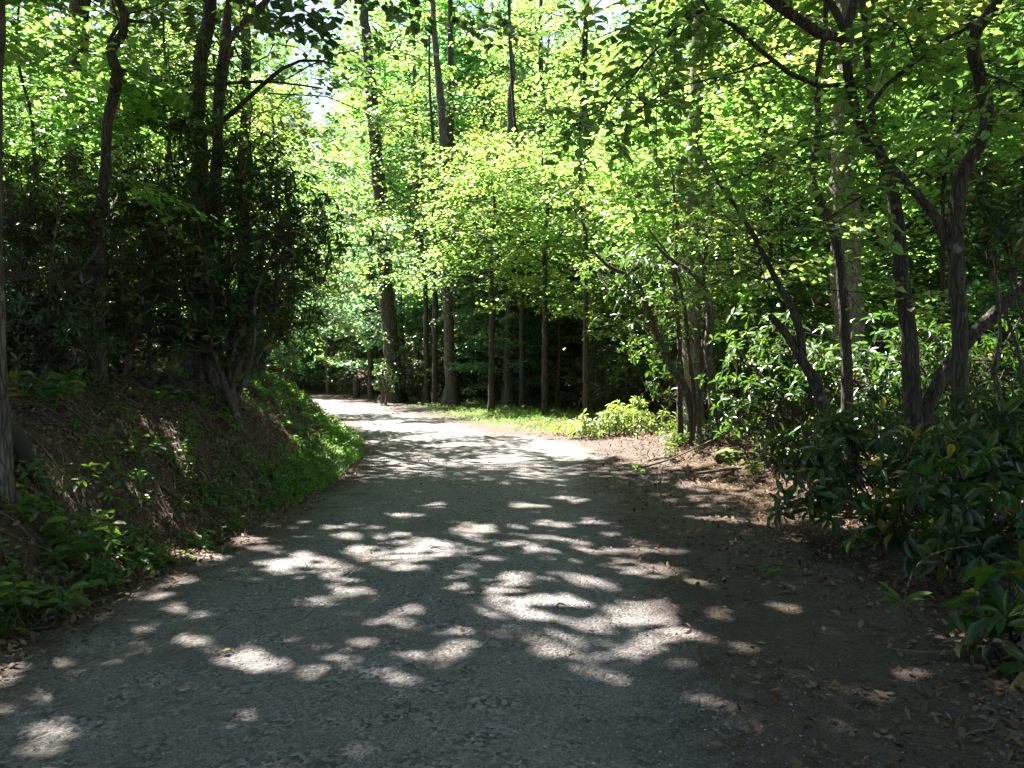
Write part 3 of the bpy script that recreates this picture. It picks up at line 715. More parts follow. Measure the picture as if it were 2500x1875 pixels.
under("tall leafy tree arching toward the road from the sunny bend", 1430, 24, 10, 4.4, 36, 4.0, 30)
under("tall bright leafed tree behind the leaning trunk at the bend", 1062, 38, 17, 5.6, 46, 5.6, 40)
under("tall bright leafed tree above the slim brown verge trunk", 1275, 33, 16.5, 5.2, 47, 6.0, 36)
under("leafy tree beyond the bend framing the left of the sky gap", 700, 30, 11, 4.2, 37, 2.6, 30, leafm=M_LEAF_B)
under("slender leafy tree behind the big rhododendron by the roadside", 640, 22, 9, 3.2, 38, 2.4, 24)
under("leafy tree in the left wood between two pale trunks", 210, 20, 10, 4.0, 39, 3.2, 28)
under("small maple with star shaped leaves high at the left edge", 130, 11, 6.6, 2.4, 40, 3.8, 20, tpl=T_STAR, ll=.13, wratio=1.0)
under("leafy tree behind the forked trunk in the upper left", 430, 19, 10.5, 3.8, 41, 4.0, 28)
under("leafy tree behind the laurel stems right of the sunny shrub", 1640, 24, 8.0, 3.8, 42, 2.2, 28)
under("leafy tree beside the thick trunk in the right wood", 1880, 20, 8.5, 3.8, 43, 2.4, 28)
under("leafy tree behind the double stem near the right edge", 2300, 17, 8.5, 3.8, 44, 2.4, 28)
under("leafy tree far back in the right wood between thick trunk and double stem", 2160, 24, 9.5, 4.0, 45, 2.2, 28)

# right hand trees
add_tree("pale_tree", "mottled pale trunk behind the sunlit laurel stems", "tree",
         [(1690,1090,46), (1690,800,43), (1690,600,41), (1695,300,36), (1702,100,30)], 20, 17, [cc(7.5, 16, 4.2, 22), cc(4.5, 7.5, 2.8, 8)], bark=M_BARK_L, seed=51)
add_tree("canopy_tree", "thickest furrowed trunk in the right wood", "tree",
         [(2065,1090,84), (2066,850,74), (2062,600,68), (2058,400,60), (2060,200,52), (2062,0,46)], 17, 23, cc(8.5, 22, 5.5, 36, ll=.2, tw=12, per=13), bark=M_BARK_L, leafm=M_LEAF_D, seed=52, sides=14)
add_tree("canopy_tree", "thin pale trunk sunlit on one side left of the thickest trunk", "tree",
         [(1998,1040,32), (1998,700,28), (1996,400,24), (1994,0,22)], 25, 20, cc(8, 19, 4.5, 22), bark=M_BARK_L, seed=53)
# the near right tree whose boughs overhang the road
def overhang():
    rng = np.random.default_rng(61); Y = 7.4
    main = [(2345,1110,46), (2342,900,38), (2332,640,36), (2333,500,34), (2345,428,34), (2376,367,33), (2406,293,32), (2382,185,31), (2368,96,30), (2406,39,29), (2428,0,28), (2440,-120,22), (2420,-300,14)]
    q = px_path(main, Y); zg = gz(q[0, 0], q[0, 1]); base = (q[0, 0], q[0, 1], zg); q[0, 2] = zg-.1
    root = thing("overhanging_tree", "sinuous dark tree at right with kinked boughs reaching over the road", "tree", base)
    tm = MB(); cm = MB(); trunk_tube(tm, q, rng, 10, n=48, flare=1.3)
    limbs = [
     [(2312,610,26), (2276,520,25), (2250,486,24), (2190,428,23), (2132,374,24), (2098,328,26), (2082,266,27), (2067,200,27), (2059,116,27), (2056,77,26), (2072,31,22), (2086,-10,20), (2100,-140,12)],
     [(2056,80,22), (2028,23,21), (2008,-6,20), (1960,-100,12)],
     [(2058,100,24), (2010,92,26), (1970,77,30), (1920,35,30), (1866,0,28), (1780,-70,16)],
     [(2100,288,13), (2151,220,12), (2229,154,11), (2325,85,10), (2395,54,8), (2480,20,6)],
     [(2066,210,15,0), (2000,214,14,-.1), (1947,197,14,-.2), (1881,154,13,-.3), (1824,100,12,-.4), (1770,55,11,-.5), (1727,31,10,-.5), (1689,39,9,-.6), (1640,80,8,-.7), (1560,170,6,-.9), (1480,260,5,-1.0), (1400,310,3,-1.1)],
     [(1727,31,8,-.5), (1690,-20,7,-.6), (1640,-60,5,-.8)],
     [(2100,330,9), (2030,330,8,-.2), (1960,345,7,-.4), (1880,390,6,-.6), (1800,440,4,-.8), (1740,450,3,-.9)],
     [(2330,620,12), (2300,560,11,.2), (2300,440,10,.3), (2330,330,9,.4), (2400,240,7,.4)],
     [(1640,80,5,-.7), (1560,60,4,-.8), (1480,90,3,-1.0), (1420,110,2,-1.1)],
     [(1881,154,7,-.3), (1800,180,6,-.5), (1720,200,5,-.7), (1620,230,4,-.9), (1520,300,3,-1.1)],
     [(2200,436,8), (2120,470,7,-.3), (2040,520,5,-.6), (1980,560,3,-.8)],
     [(2380,180,9), (2440,200,8,-.4), (2520,240,5,-.8)],
     [(2230,154,6), (2200,80,5,-.5), (2140,40,4,-.8)]]
    A = []; lms = []
    for i, lp in enumerate(limbs):
        lm = MB(); qq = trunk_tube(lm, px_path(lp, Y)*np.array([1, 1, 1, .88]), rng, 8, flare=1.0); lms.append(lm)
        # leafy twigs off each limb
        leafy = {4: .35, 6: .15, 8: .1, 9: .15, 10: .1, 12: .1, 3: .2, 11: .1, 7: .3, 5: .1, 0: .35, 1: .2, 2: .45}[i]
        L = np.linalg.norm(np.diff(qq[:, :3], axis=0), axis=1).sum()
        m = int(L*15)
        t = leafy+(1-leafy)*rng.uniform(0, 1, m); ki = t*(len(qq)-1); i0 = np.clip(ki.astype(int), 0, len(qq)-2); f = (ki-i0)[:, None]
        s = qq[i0, :3]*(1-f)+qq[i0+1, :3]*f; tg = nrm(qq[i0+1, :3]-qq[i0, :3])
        sd = rng.normal(0, 1, (m, 3))*np.array([.9, 1.0, .35]); sd -= (sd*tg).sum(1, keepdims=True)*tg; d = nrm(nrm(sd)+tg*rng.uniform(0, .9, (m, 1))+np.array([0, 0, -.05]))
        tl = rng.uniform(.25, .75, m)
        TP = limb_paths(rng, s, d, tl, 5, .25, .10)
        V, F = tubes(TP, np.linspace(.0045, .0015, 5)[None]*np.ones((m, 1)), 4); cm.add(V, F, 1)
        per = 9
        ss = .12+.86*(np.arange(per)[None]+rng.uniform(0, .8, (m, per)))/per; kk = np.clip(ss, 0, .999)*4; j0 = kk.astype(int); f2 = (kk-j0)[..., None]; ti = np.arange(m)[:, None]
        lp_ = TP[ti, j0]*(1-f2)+TP[ti, j0+1]*f2; lt = nrm(TP[ti, j0+1]-TP[ti, j0])
        a2 = np.radians(rng.uniform(30, 80, ss.shape))*np.where(np.arange(per)[None] % 2, 1, -1)
        c2, s2 = np.cos(a2), np.sin(a2)
        ld = np.stack([lt[..., 0]*c2-lt[..., 1]*s2, lt[..., 0]*s2+lt[..., 1]*c2, rng.uniform(-.5, .1, ss.shape)], -1)
        lp_ = lp_.reshape(-1, 3); ld = nrm(ld.reshape(-1, 3)); N = np.array([0, 0, 1.])+rng.normal(0, .33, lp_.shape)
        A.append((lp_, ld, N, rng.uniform(.06, .115, len(lp_))))
    P_, D, N, L = [np.concatenate([a[i] for a in A]) for i in range(4)]
    k = sun_cull(P_); P_, D, N, L = P_[k], D[k], N[k], L[k]
    vis = (np.abs(P_[:, 0]/P_[:, 1]) < .63) & ((P_[:, 2]-EYE)/P_[:, 1] < .45)
    sc = np.where(vis, L/P_[:, 1], -1)
    sel = np.argsort(-sc)[:300]; mk = np.zeros(len(P_), bool); mk[sel] = True
    leaf_objects(root, base, (P_[mk], D[mk], N[mk], L[mk]), ROUND_MESH, rng)
    leaves(cm, T_OVAL, P_[~mk], D[~mk], N[~mk], L[~mk], L[~mk]*.8, 0, np.clip(rng.normal(.4, .2, (~mk).sum()), 0, 1))
    tko = obj("trunk", tm.mesh("trunk", [M_BARK_D], base), root)
    for lm in lms: obj("limb", lm.mesh("limb", [M_BARK_D], base), tko)
    o = obj("crown", cm.mesh("crown", [M_LEAF, M_BARK_D], base), root); o['kind'] = 'stuff'
overhang()
add_tree("forked_tree", "grey stem with a thick diagonal limb running off the right edge", "tree",
         [(2236,1180,44), (2230,1000,42), (2216,850,39), (2203,700,37), (2190,560,34), (2176,470,28), (2150,390,22), (2120,250,17)], 8.6, 12.5,
         dict(z0=6.8, z1=12, R=4.6, n_limb=34, leaf_len=.20, limb_r=.38, twigs=12, per=14), bark=M_BARK_D, leafm=M_LEAF_D, seed=62,
         limbs_px=[[(2238,1060,36), (2290,935,34), (2360,832,33), (2430,762,31), (2500,694,29), (2580,630,25), (2700,520,16)]])
add_tree("leaning_tree", "thin dark double stem leaning left above the right-hand rhododendrons", "tree",
         [(2040,1150,34), (2012,1000,30), (1985,920,27), (1958,884,25), (1946,780,19), (1902,700,16), (1852,600,13), (1790,500,10), (1740,430,7)], 9.2, 4.5,
         dict(z0=2.4, z1=3.9, R=1.4, n_limb=14, leaf_len=.09, twigs=8, per=9), bark=M_BARK_D, seed=63,
         limbs_px=[[(1960,888,22), (1930,832,20), (1905,800,18), (1878,768,15)]])
add_tree("leaning_tree", "kinked dark stem crossing in front of the thickest trunk", "tree",
         [(2075,1120,28), (2062,800,25), (2040,600,23), (1995,482,22), (1978,440,21), (1986,380,19), (1994,290,17), (1992,180,14), (2010,60,12)], 10.5, 8.5,
         dict(z0=5.2, z1=8.4, R=2.6, n_limb=18, leaf_len=.11, twigs=10, per=12), bark=M_BARK_D, seed=64)

# ------------------------------------------------------------------ shrubs: left bank
def lobe(px, py, Y, rx, ry, rz): p = PX(px, py, Y); return (*p, rx, ry, rz)
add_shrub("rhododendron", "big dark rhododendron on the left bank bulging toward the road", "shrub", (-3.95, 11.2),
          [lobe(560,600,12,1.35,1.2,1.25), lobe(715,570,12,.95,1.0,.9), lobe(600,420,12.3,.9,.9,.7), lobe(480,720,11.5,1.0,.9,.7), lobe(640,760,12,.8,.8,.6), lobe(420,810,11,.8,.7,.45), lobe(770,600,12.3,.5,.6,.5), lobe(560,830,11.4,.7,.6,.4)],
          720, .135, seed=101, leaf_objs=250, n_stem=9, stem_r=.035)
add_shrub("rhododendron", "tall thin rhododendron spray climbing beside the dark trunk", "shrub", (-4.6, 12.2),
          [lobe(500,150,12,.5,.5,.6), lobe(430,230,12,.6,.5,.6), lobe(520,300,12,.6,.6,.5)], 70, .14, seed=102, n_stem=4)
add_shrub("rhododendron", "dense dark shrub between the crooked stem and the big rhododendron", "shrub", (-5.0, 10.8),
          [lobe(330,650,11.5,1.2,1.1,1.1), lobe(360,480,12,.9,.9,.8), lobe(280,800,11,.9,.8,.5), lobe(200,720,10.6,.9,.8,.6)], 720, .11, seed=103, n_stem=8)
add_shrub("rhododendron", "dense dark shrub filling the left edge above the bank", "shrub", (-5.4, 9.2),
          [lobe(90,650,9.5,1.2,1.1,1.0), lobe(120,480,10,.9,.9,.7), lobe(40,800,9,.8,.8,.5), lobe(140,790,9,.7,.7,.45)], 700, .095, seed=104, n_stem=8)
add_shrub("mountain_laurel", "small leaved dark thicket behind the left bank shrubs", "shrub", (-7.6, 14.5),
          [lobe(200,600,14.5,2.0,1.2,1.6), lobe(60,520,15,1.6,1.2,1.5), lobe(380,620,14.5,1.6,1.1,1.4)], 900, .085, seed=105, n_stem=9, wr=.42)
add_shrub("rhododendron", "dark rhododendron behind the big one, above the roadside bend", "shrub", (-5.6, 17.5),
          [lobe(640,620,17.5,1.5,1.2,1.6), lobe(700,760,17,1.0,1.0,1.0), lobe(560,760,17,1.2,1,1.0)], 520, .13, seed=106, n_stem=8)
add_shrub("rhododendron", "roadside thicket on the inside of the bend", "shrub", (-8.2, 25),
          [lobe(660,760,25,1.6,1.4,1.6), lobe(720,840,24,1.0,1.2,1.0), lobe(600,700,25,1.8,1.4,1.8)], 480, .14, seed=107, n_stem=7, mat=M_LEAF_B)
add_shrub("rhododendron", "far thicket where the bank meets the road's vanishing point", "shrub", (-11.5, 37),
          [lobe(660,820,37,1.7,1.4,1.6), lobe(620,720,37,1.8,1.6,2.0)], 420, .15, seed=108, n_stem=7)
# ------------------------------------------------------------------ shrubs: right side
add_shrub("rhododendron", "low sunlit yellow green shrub at the corner of the grassy verge", "shrub", (2.25, 19.2),
          [lobe(1480,1030,19.2,1.0,.7,.42), lobe(1540,1015,19.4,.6,.6,.45), lobe(1430,1050,19.0,.5,.5,.28), lobe(1620,1030,18.6,.7,.5,.4), lobe(1380,1050,20.5,.6,.5,.22)], 170, .15, seed=111, n_stem=9, cull=False, stem_r=.012, mat=M_YOUNG, rnd_mu=.5)
st = lambda pts, Y: px_path(pts, Y)
add_shrub("laurel", "multi stemmed laurel with bare sunlit stems beside the sunny clearing", "shrub", (3.3, 15.0),
          [lobe(1560,760,15,.85,.8,.85), lobe(1500,640,15,.7,.7,.5), lobe(1640,700,15,1.0,.9,1.0), lobe(1600,900,15,.6,.6,.7), lobe(1740,560,15,1.0,.9,.9), lobe(1660,480,15.4,.9,.8,.7)],
          250, .15, seed=112, stem_r=.03,
          stems=[st([(1692,1085,22), (1690,1020,20), (1670,939,18), (1635,893,17), (1608,831,16), (1585,770,15), (1566,716,13), (1539,677,11), (1485,650,9), (1440,606,6)], 15),
                 st([(1772,1135,30), (1747,1024,26), (1736,908,22), (1728,851,21), (1732,754,18), (1724,712,16), (1686,665,12), (1628,627,9), (1600,598,6)], 14.2),
                 st([(1662,1085,15), (1659,978,14), (1659,870,13), (1655,793,12), (1647,700,10), (1650,560,8), (1640,420,5)], 15.2),
                 st([(1706,1085,15), (1709,1016,14), (1713,908,13), (1720,793,12), (1717,650,10), (1735,520,9), (1720,380,6)], 14.8),
                 st([(1700,1085,11), (1695,960,10), (1680,860,10), (1672,760,9), (1640,640,7), (1580,560,4)], 14.9)])
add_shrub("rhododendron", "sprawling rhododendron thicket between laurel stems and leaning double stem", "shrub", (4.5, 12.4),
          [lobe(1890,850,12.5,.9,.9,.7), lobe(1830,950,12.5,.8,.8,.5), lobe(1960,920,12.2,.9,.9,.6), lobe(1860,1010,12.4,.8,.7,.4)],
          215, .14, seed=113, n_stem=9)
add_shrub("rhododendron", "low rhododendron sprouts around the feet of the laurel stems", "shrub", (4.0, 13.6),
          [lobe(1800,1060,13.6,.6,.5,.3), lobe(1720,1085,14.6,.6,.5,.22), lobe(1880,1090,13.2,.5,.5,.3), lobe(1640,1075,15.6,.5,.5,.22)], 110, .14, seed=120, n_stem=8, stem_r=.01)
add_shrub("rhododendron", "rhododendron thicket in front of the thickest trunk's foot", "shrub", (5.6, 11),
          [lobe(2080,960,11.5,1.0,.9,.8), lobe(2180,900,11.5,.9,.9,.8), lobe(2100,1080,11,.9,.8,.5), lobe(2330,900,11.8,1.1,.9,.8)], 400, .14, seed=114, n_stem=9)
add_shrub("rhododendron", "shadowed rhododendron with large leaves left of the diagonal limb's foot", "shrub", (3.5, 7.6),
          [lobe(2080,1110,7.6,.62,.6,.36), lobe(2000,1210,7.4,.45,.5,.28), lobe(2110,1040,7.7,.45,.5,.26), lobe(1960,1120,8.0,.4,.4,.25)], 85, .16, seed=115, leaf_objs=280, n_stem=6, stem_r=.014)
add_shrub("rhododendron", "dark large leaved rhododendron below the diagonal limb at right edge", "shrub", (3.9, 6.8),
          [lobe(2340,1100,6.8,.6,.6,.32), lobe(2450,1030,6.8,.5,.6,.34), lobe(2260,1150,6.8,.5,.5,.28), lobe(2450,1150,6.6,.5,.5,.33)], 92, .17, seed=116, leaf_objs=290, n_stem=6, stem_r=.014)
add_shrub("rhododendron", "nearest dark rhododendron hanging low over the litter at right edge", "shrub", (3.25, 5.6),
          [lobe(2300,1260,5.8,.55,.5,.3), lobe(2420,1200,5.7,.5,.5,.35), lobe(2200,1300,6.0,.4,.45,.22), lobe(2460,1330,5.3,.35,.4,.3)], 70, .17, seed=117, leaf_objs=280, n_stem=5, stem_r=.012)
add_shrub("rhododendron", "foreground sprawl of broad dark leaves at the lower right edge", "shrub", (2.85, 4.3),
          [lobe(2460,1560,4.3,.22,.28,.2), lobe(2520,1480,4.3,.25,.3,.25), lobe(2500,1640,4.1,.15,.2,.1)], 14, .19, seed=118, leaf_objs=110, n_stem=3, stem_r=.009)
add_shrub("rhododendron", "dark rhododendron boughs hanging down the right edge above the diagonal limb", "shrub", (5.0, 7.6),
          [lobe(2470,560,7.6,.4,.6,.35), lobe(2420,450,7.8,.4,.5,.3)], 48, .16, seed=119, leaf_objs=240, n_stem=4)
# dark wood behind the verge
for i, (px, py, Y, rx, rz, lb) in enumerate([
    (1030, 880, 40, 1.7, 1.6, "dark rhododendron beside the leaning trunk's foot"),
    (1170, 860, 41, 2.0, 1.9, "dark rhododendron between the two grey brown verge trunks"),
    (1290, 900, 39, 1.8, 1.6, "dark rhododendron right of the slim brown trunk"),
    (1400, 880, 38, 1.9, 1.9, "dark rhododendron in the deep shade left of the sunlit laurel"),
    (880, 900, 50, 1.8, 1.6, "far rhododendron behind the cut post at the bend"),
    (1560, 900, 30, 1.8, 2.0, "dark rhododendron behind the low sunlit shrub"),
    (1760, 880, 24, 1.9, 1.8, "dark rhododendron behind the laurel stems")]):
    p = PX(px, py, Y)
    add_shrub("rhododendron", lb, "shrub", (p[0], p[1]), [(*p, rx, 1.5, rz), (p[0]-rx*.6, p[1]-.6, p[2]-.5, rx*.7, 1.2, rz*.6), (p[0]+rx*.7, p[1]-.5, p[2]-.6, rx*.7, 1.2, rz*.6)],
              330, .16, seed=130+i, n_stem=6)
p = PX(945, 925, 38)
add_shrub("rhododendron", "small shrub with white sun glints at the leaning trunk's foot", "shrub", (p[0], p[1]), [(p[0]-.2, p[1], p[2], .65, .5, .75)], 70, .15, seed=140, n_stem=4, cull=False)

# hemlock boughs
def hemlock(label, px, Y, H, R, seed, z0=.5):
    rng = np.random.default_rng(seed); x = (px-CXP)/FPX*Y; zg = gz(x, Y); base = (x, Y, zg)
    root = thing("hemlock", label, "tree", base); tm = MB(); cm = MB()
    tq = trunk_tube(tm, np.array([[x, Y, zg-.1, .07], [x+.1, Y, zg+H*.5, .05], [x, Y, zg+H, .012]]), rng, 8)
    c = grow_crown(rng, tq, zg+z0, zg+H*.97, R, 40, .11, twigs=14, per=16, shape='cone', droop=.25, elev=(-8, 20), tpl=T_KITE, wratio=.3, tilt=.25)
    emit_crown(tm, cm, c)
    obj("trunk", tm.mesh("trunk", [M_BARK_D], base), root); obj("crown", cm.mesh("crown", [M_NEEDLE, M_BARK_D], base), root)
hemlock("feathery dull hemlock in the dark wood between slim trunks", 1360, 33, 5.0, 2.2, 151)
hemlock("dull hemlock sapling behind the low sunlit shrub's right side", 1530, 27, 5.5, 2.2, 152)
hemlock("wispy hemlock beside the thickest trunk in the right wood", 1900, 19, 6.0, 2.2, 153)

# ------------------------------------------------------------------ the wood beyond: shared tree kinds
def kind(seed, H, z0, R, n, bark, leafm, ll, tw, per, r0, droop=.22, tpl=T_KITE):
    rng = np.random.default_rng(seed); tm = MB(); cm = MB()
    pts = np.array([[0, 0, -.3, r0*1.1], [rng.normal(0, .15), rng.normal(0, .15), H*.3, r0*.9], [rng.normal(0, .3), rng.normal(0, .3), H*.65, r0*.6], [0, 0, H, r0*.12]])
    tq = trunk_tube(tm, pts, rng, 9, flare=1.4)
    c = grow_crown(rng, tq, z0, H*.98, R, n, ll, twigs=tw, per=per, droop=droop, tpl=tpl)
    emit_crown(tm, cm, c)
    return tm.mesh("trunk", [bark]), cm.mesh("crown", [leafm, bark])
TALL = [kind(201, 23, 5, 5.4, 60, M_BARK, M_LEAF, .27, 14, 15, .24), kind(202, 27, 7, 5.8, 62, M_BARK_D, M_LEAF_B, .27, 14, 15, .28), kind(203, 20, 4.5, 4.8, 54, M_BARK_L, M_LEAF, .26, 14, 15, .2)]
LOW = [kind(211, 9, 1.2, 3.4, 46, M_BARK, M_LEAF_B, .18, 13, 15, .08), kind(212, 7, .8, 2.8, 42, M_BARK_D, M_LEAF_B, .17, 13, 15, .06), kind(213, 12, 1.8, 3.8, 50, M_BARK, M_LEAF, .19, 13, 15, .1)]
DIM_LEAVED = [kind(204, 23, 5.5, 5.6, 62, M_BARK, M_LEAF_D, .27, 14, 15, .26)]  # tall kind in the dimmed leaf, so less light filters down to the road
def plant(kinds, k, x, y, s, rz, name, label, group):
    root = thing(name, label, "tree", (x, y, gz(x, y)), group); root.rotation_euler = (0, 0, rz); root.scale = (s, s, s)
    obj("trunk", kinds[k][0], root); obj("crown", kinds[k][1], root)
rng0 = np.random.default_rng(300)
def scatter(n, xr, yr, mind, taken, ok):
    out = []; tries = 0
    while len(out) < n and tries < 6000:
        tries += 1
        y = rng0.uniform(*yr); x = rng0.uniform(*xr)*y if xr[1] < 3 else rng0.uniform(*xr)
        dl, dr = edge_d(np.array([x]), np.array([y]))
        if max(dl[0], dr[0]) < 1.6 or not ok(x, y): continue
        if all((x-a)**2+(y-b)**2 > mind**2 for a, b in taken): out.append((x, y)); taken.append((x, y))
    return out
taken = []
def gap_ok(x, y): return abs(x/y+.2525) > .03+.8/y
far_tall = scatter(95, (-.76, .76), (64, 112), 3.4, taken, gap_ok)
for i, (x, y) in enumerate(far_tall):
    plant(TALL, i % 3, x, y, rng0.uniform(.95, 1.25), rng0.uniform(0, 6.28), "forest_tree", "tall tree far back in the wood beyond the bend", "tall trees of the far wood")
for i, (x, y) in enumerate([(-6.5, 54), (-2, 57), (2.5, 52), (7, 56), (11.5, 53), (-9.5, 60), (16, 55), (21, 50)]):
    taken.append((x, y)); plant(TALL, i % 3, x, y, rng0.uniform(1.05, 1.3), rng0.uniform(0, 6.28), "forest_tree", "tall tree at the foot of the wooded slope behind the verge", "tall trees at the foot of the slope")
far_low = scatter(90, (-.74, .74), (43, 70), 2.0, taken, lambda x, y: abs(x/y+.2525) > .012+.4/y)
for i, (x, y) in enumerate(far_low):
    plant(LOW, i % 3, x, y, rng0.uniform(.8, 1.25), rng0.uniform(0, 6.28), "forest_sapling", "leafy understory tree far back in the wood beyond the bend", "low trees of the far wood")
for i, (x, y) in enumerate([(-15.3, 60), (-17.6, 62.5), (-19.8, 64.5), (-13.2, 57.5), (-16.2, 66), (-22, 67), (-14.2, 63.5), (-20.5, 68)]):
    taken.append((x, y)); plant(LOW, (i+1) % 3, x, y, rng0.uniform(.75, 1.1), rng0.uniform(0, 6.28), "forest_sapling", "leafy sapling closing the view where the road bends out of sight", "saplings at the end of the view")
mid_l = scatter(16, (-28, -9.5), (17, 44), 2.8, taken, gap_ok)
for i, (x, y) in enumerate(mid_l):
    plant(TALL if x < -22 else LOW, i % 3, x, y, rng0.uniform(.85, 1.15), rng0.uniform(0, 6.28), "forest_tree", "leafy tree in the wood up the slope behind the left bank", "trees of the left slope")
mid_r = scatter(22, (7, 32), (19, 46), 2.8, taken, lambda x, y: True)
for i, (x, y) in enumerate(mid_r):
    plant(TALL if i % 3 == 0 else LOW, i % 3, x, y, rng0.uniform(.85, 1.15), rng0.uniform(0, 6.28), "forest_tree", "leafy tree in the wood behind the right-hand rhododendrons", "trees of the right wood")
mid_c = scatter(12, (-1, 9), (34, 46), 2.4, taken, lambda x, y: True)
for i, (x, y) in enumerate(mid_c):
    plant(LOW, i % 3, x, y, rng0.uniform(.85, 1.15), rng0.uniform(0, 6.28), "forest_tree", "leafy tree deep in the wood behind the verge", "trees of the middle wood")
# trees around and behind the viewer, which close the canopy
for i, (x, y) in enumerate([(-7.5, 3), (-9, -4), (-6.5, -10), (6.5, 2), (7.5, -5), (5.5, -11), (9.5, 8), (-15, 6), (11, 14), (7.0, 4.6), (-2, -16), (12, -2), (-13, 0)]):
    plant(DIM_LEAVED, 0, x, y, rng0.uniform(.85, 1.1), rng0.uniform(0, 6.28), "forest_tree", "roadside canopy tree standing around the viewpoint", "canopy trees around the viewpoint")

# far forest mass
def far_forest():
    rng = np.random.default_rng(400); mb = MB(); n = 60000
    a = rng.uniform(-.85, .85, n); r = rng.uniform(112, 140, n)
    x = np.sin(a)*r; y = np.cos(a)*r; top = np.where(np.abs(np.tan(a)+.2525) < .035, 12, 26)+9*fbm(a*14, a*0+1, 6)
    z = rng.uniform(0, 1, n)**.9*top; z += height(x, y)-2
    D = nrm(rng.normal(0, 1, (n, 3))*np.array([1, 1, .4])); N = rng.normal(0, .5, (n, 3))+np.array([0, 0, 1.])
    leaves(mb, T_KITE, np.stack([x, y, z], 1), D, N, rng.uniform(.5, 1.2, n), rng.uniform(.5, .9, n), 0, np.clip(.4+.6*(fbm(x*.3, z*.3, 2)-.47)+rng.normal(0, .15, n), 0, 1))
    o = obj("far_forest", mb.mesh("far_forest", [M_LEAF])); o['kind'] = 'stuff'; o['label'] = "distant mass of green forest behind everything"; 
far_forest()

# ------------------------------------------------------------------ ground layer
def on_ground(x, y, dz=0): return np.stack([x, y, height(x, y)+dz], 1)
def gnormal(x, y):
    e = .06; gx = (height(x+e, y)-height(x-e, y))/(2*e); gy = (height(x, y+e)-height(x, y-e))/(2*e)
    return nrm(np.stack([-gx, -gy, np.ones_like(gx)], 1))
def litter():
    rng = np.random.default_rng(500)
    ya = 2.8+rng.uniform(0, 1, 38000)**1.5*15; xa = smooth_interp(ya, EY, EL)-rng.uniform(-.45, 2.6, 38000)
    yb = 2.6+rng.uniform(0, 1, 34000)**1.3*18; xb = smooth_interp(yb, EY, ER)+rng.uniform(-.9, 4.0, 34000)
    yc = 3+rng.uniform(0, 1, 16000)*24; xc = rng.uniform(-9, 9, 16000)
    x = np.concatenate([xa, xb, xc]); y = np.concatenate([ya, yb, yc]); n = len(x)
    dl, dr = edge_d(x, y)
    den = np.where(dl > -.45, np.clip((dl+.45)/.6, .05, 1)*.9, np.where(dr > -.9, np.interp(dr, [-.9, -.3, .2, .8, 2], [.06, .3, .6, .95, 1]), .012))
    den = den*np.clip(fbm(x*1.1, y*1.1, 12)*2.8-.3, .2, 1)
    k = rng.uniform(0, 1, n) < den; x, y = x[k], y[k]; n = len(x)
    N = gnormal(x, y)+rng.normal(0, .28, (n, 3)); D = rng.normal(0, 1, (n, 3)); D -= (D*N).sum(1, keepdims=True)*N
    mb = MB(); leaves(mb, T_LAY, on_ground(x, y, .012+rng.uniform(0, .015, n)), D, N, rng.uniform(.03, .075, n), rng.uniform(.018, .042, n), 0, np.clip(rng.normal(.45, .3, n), 0, 1))
    # fallen twigs
    m = 1600; yy = 2.8+rng.uniform(0, 1, m)**1.5*16; xx = rng.uniform(-7, 7, m); dl, dr = edge_d(xx, yy)
    k = rng.uniform(0, 1, m) < np.where(dl > 0.1, .8, np.where(dr > .1, .9, .04)); xx, yy = xx[k], yy[k]; m = len(xx)
    th = rng.uniform(0, 6.28, m); ln = rng.uniform(.08, .4, m)
    t = np.linspace(-.5, .5, 4); X = xx[:, None]+np.cos(th)[:, None]*ln[:, None]*t+rng.normal(0, .012, (m, 4)); Yv = yy[:, None]+np.sin(th)[:, None]*ln[:, None]*t+rng.normal(0, .012, (m, 4))
    Zv = height(X.ravel(), Yv.ravel()).reshape(m, 4)+.018+rng.uniform(0, .02, (m, 4))
    V, F = tubes(np.stack([X, Yv, Zv], -1), rng.uniform(.002, .006, (m, 1))*np.array([[1, .9, .8, .5]]), 4); mb.add(V, F, 1)
    # roots and runners trailing down the bank
    m = 420; yy = 4+rng.uniform(0, 1, m)*13; L_ = smooth_interp(yy, EY, EL); d0 = rng.uniform(.7, 2.2, m); ln = rng.uniform(.3, 1.1, m); sl = rng.normal(0, .5, m)
    t = np.linspace(0, 1, 6); X = (L_-d0)[:, None]+ln[:, None]*t*.75+np.cumsum(rng.normal(0, .03, (m, 6)), 1); Yv = yy[:, None]+sl[:, None]*ln[:, None]*t+np.cumsum(rng.normal(0, .035, (m, 6)), 1)
    Zv = height(X.ravel(), Yv.ravel()).reshape(m, 6)+.02+rng.uniform(-.015, .05, (m, 6))
    V, F = tubes(np.stack([X, Yv, Zv], -1), rng.uniform(.002, .007, (m, 1))*np.linspace(1.2, .5, 6)[None], 4); mb.add(V, F, 1)
    o = obj("leaf_litter", mb.mesh("leaf_litter", [M_LITTER, M_DEAD])); o['kind'] = 'stuff'; o['label'] = "brown fallen leaves and twigs on the bank and shoulder"
litter()
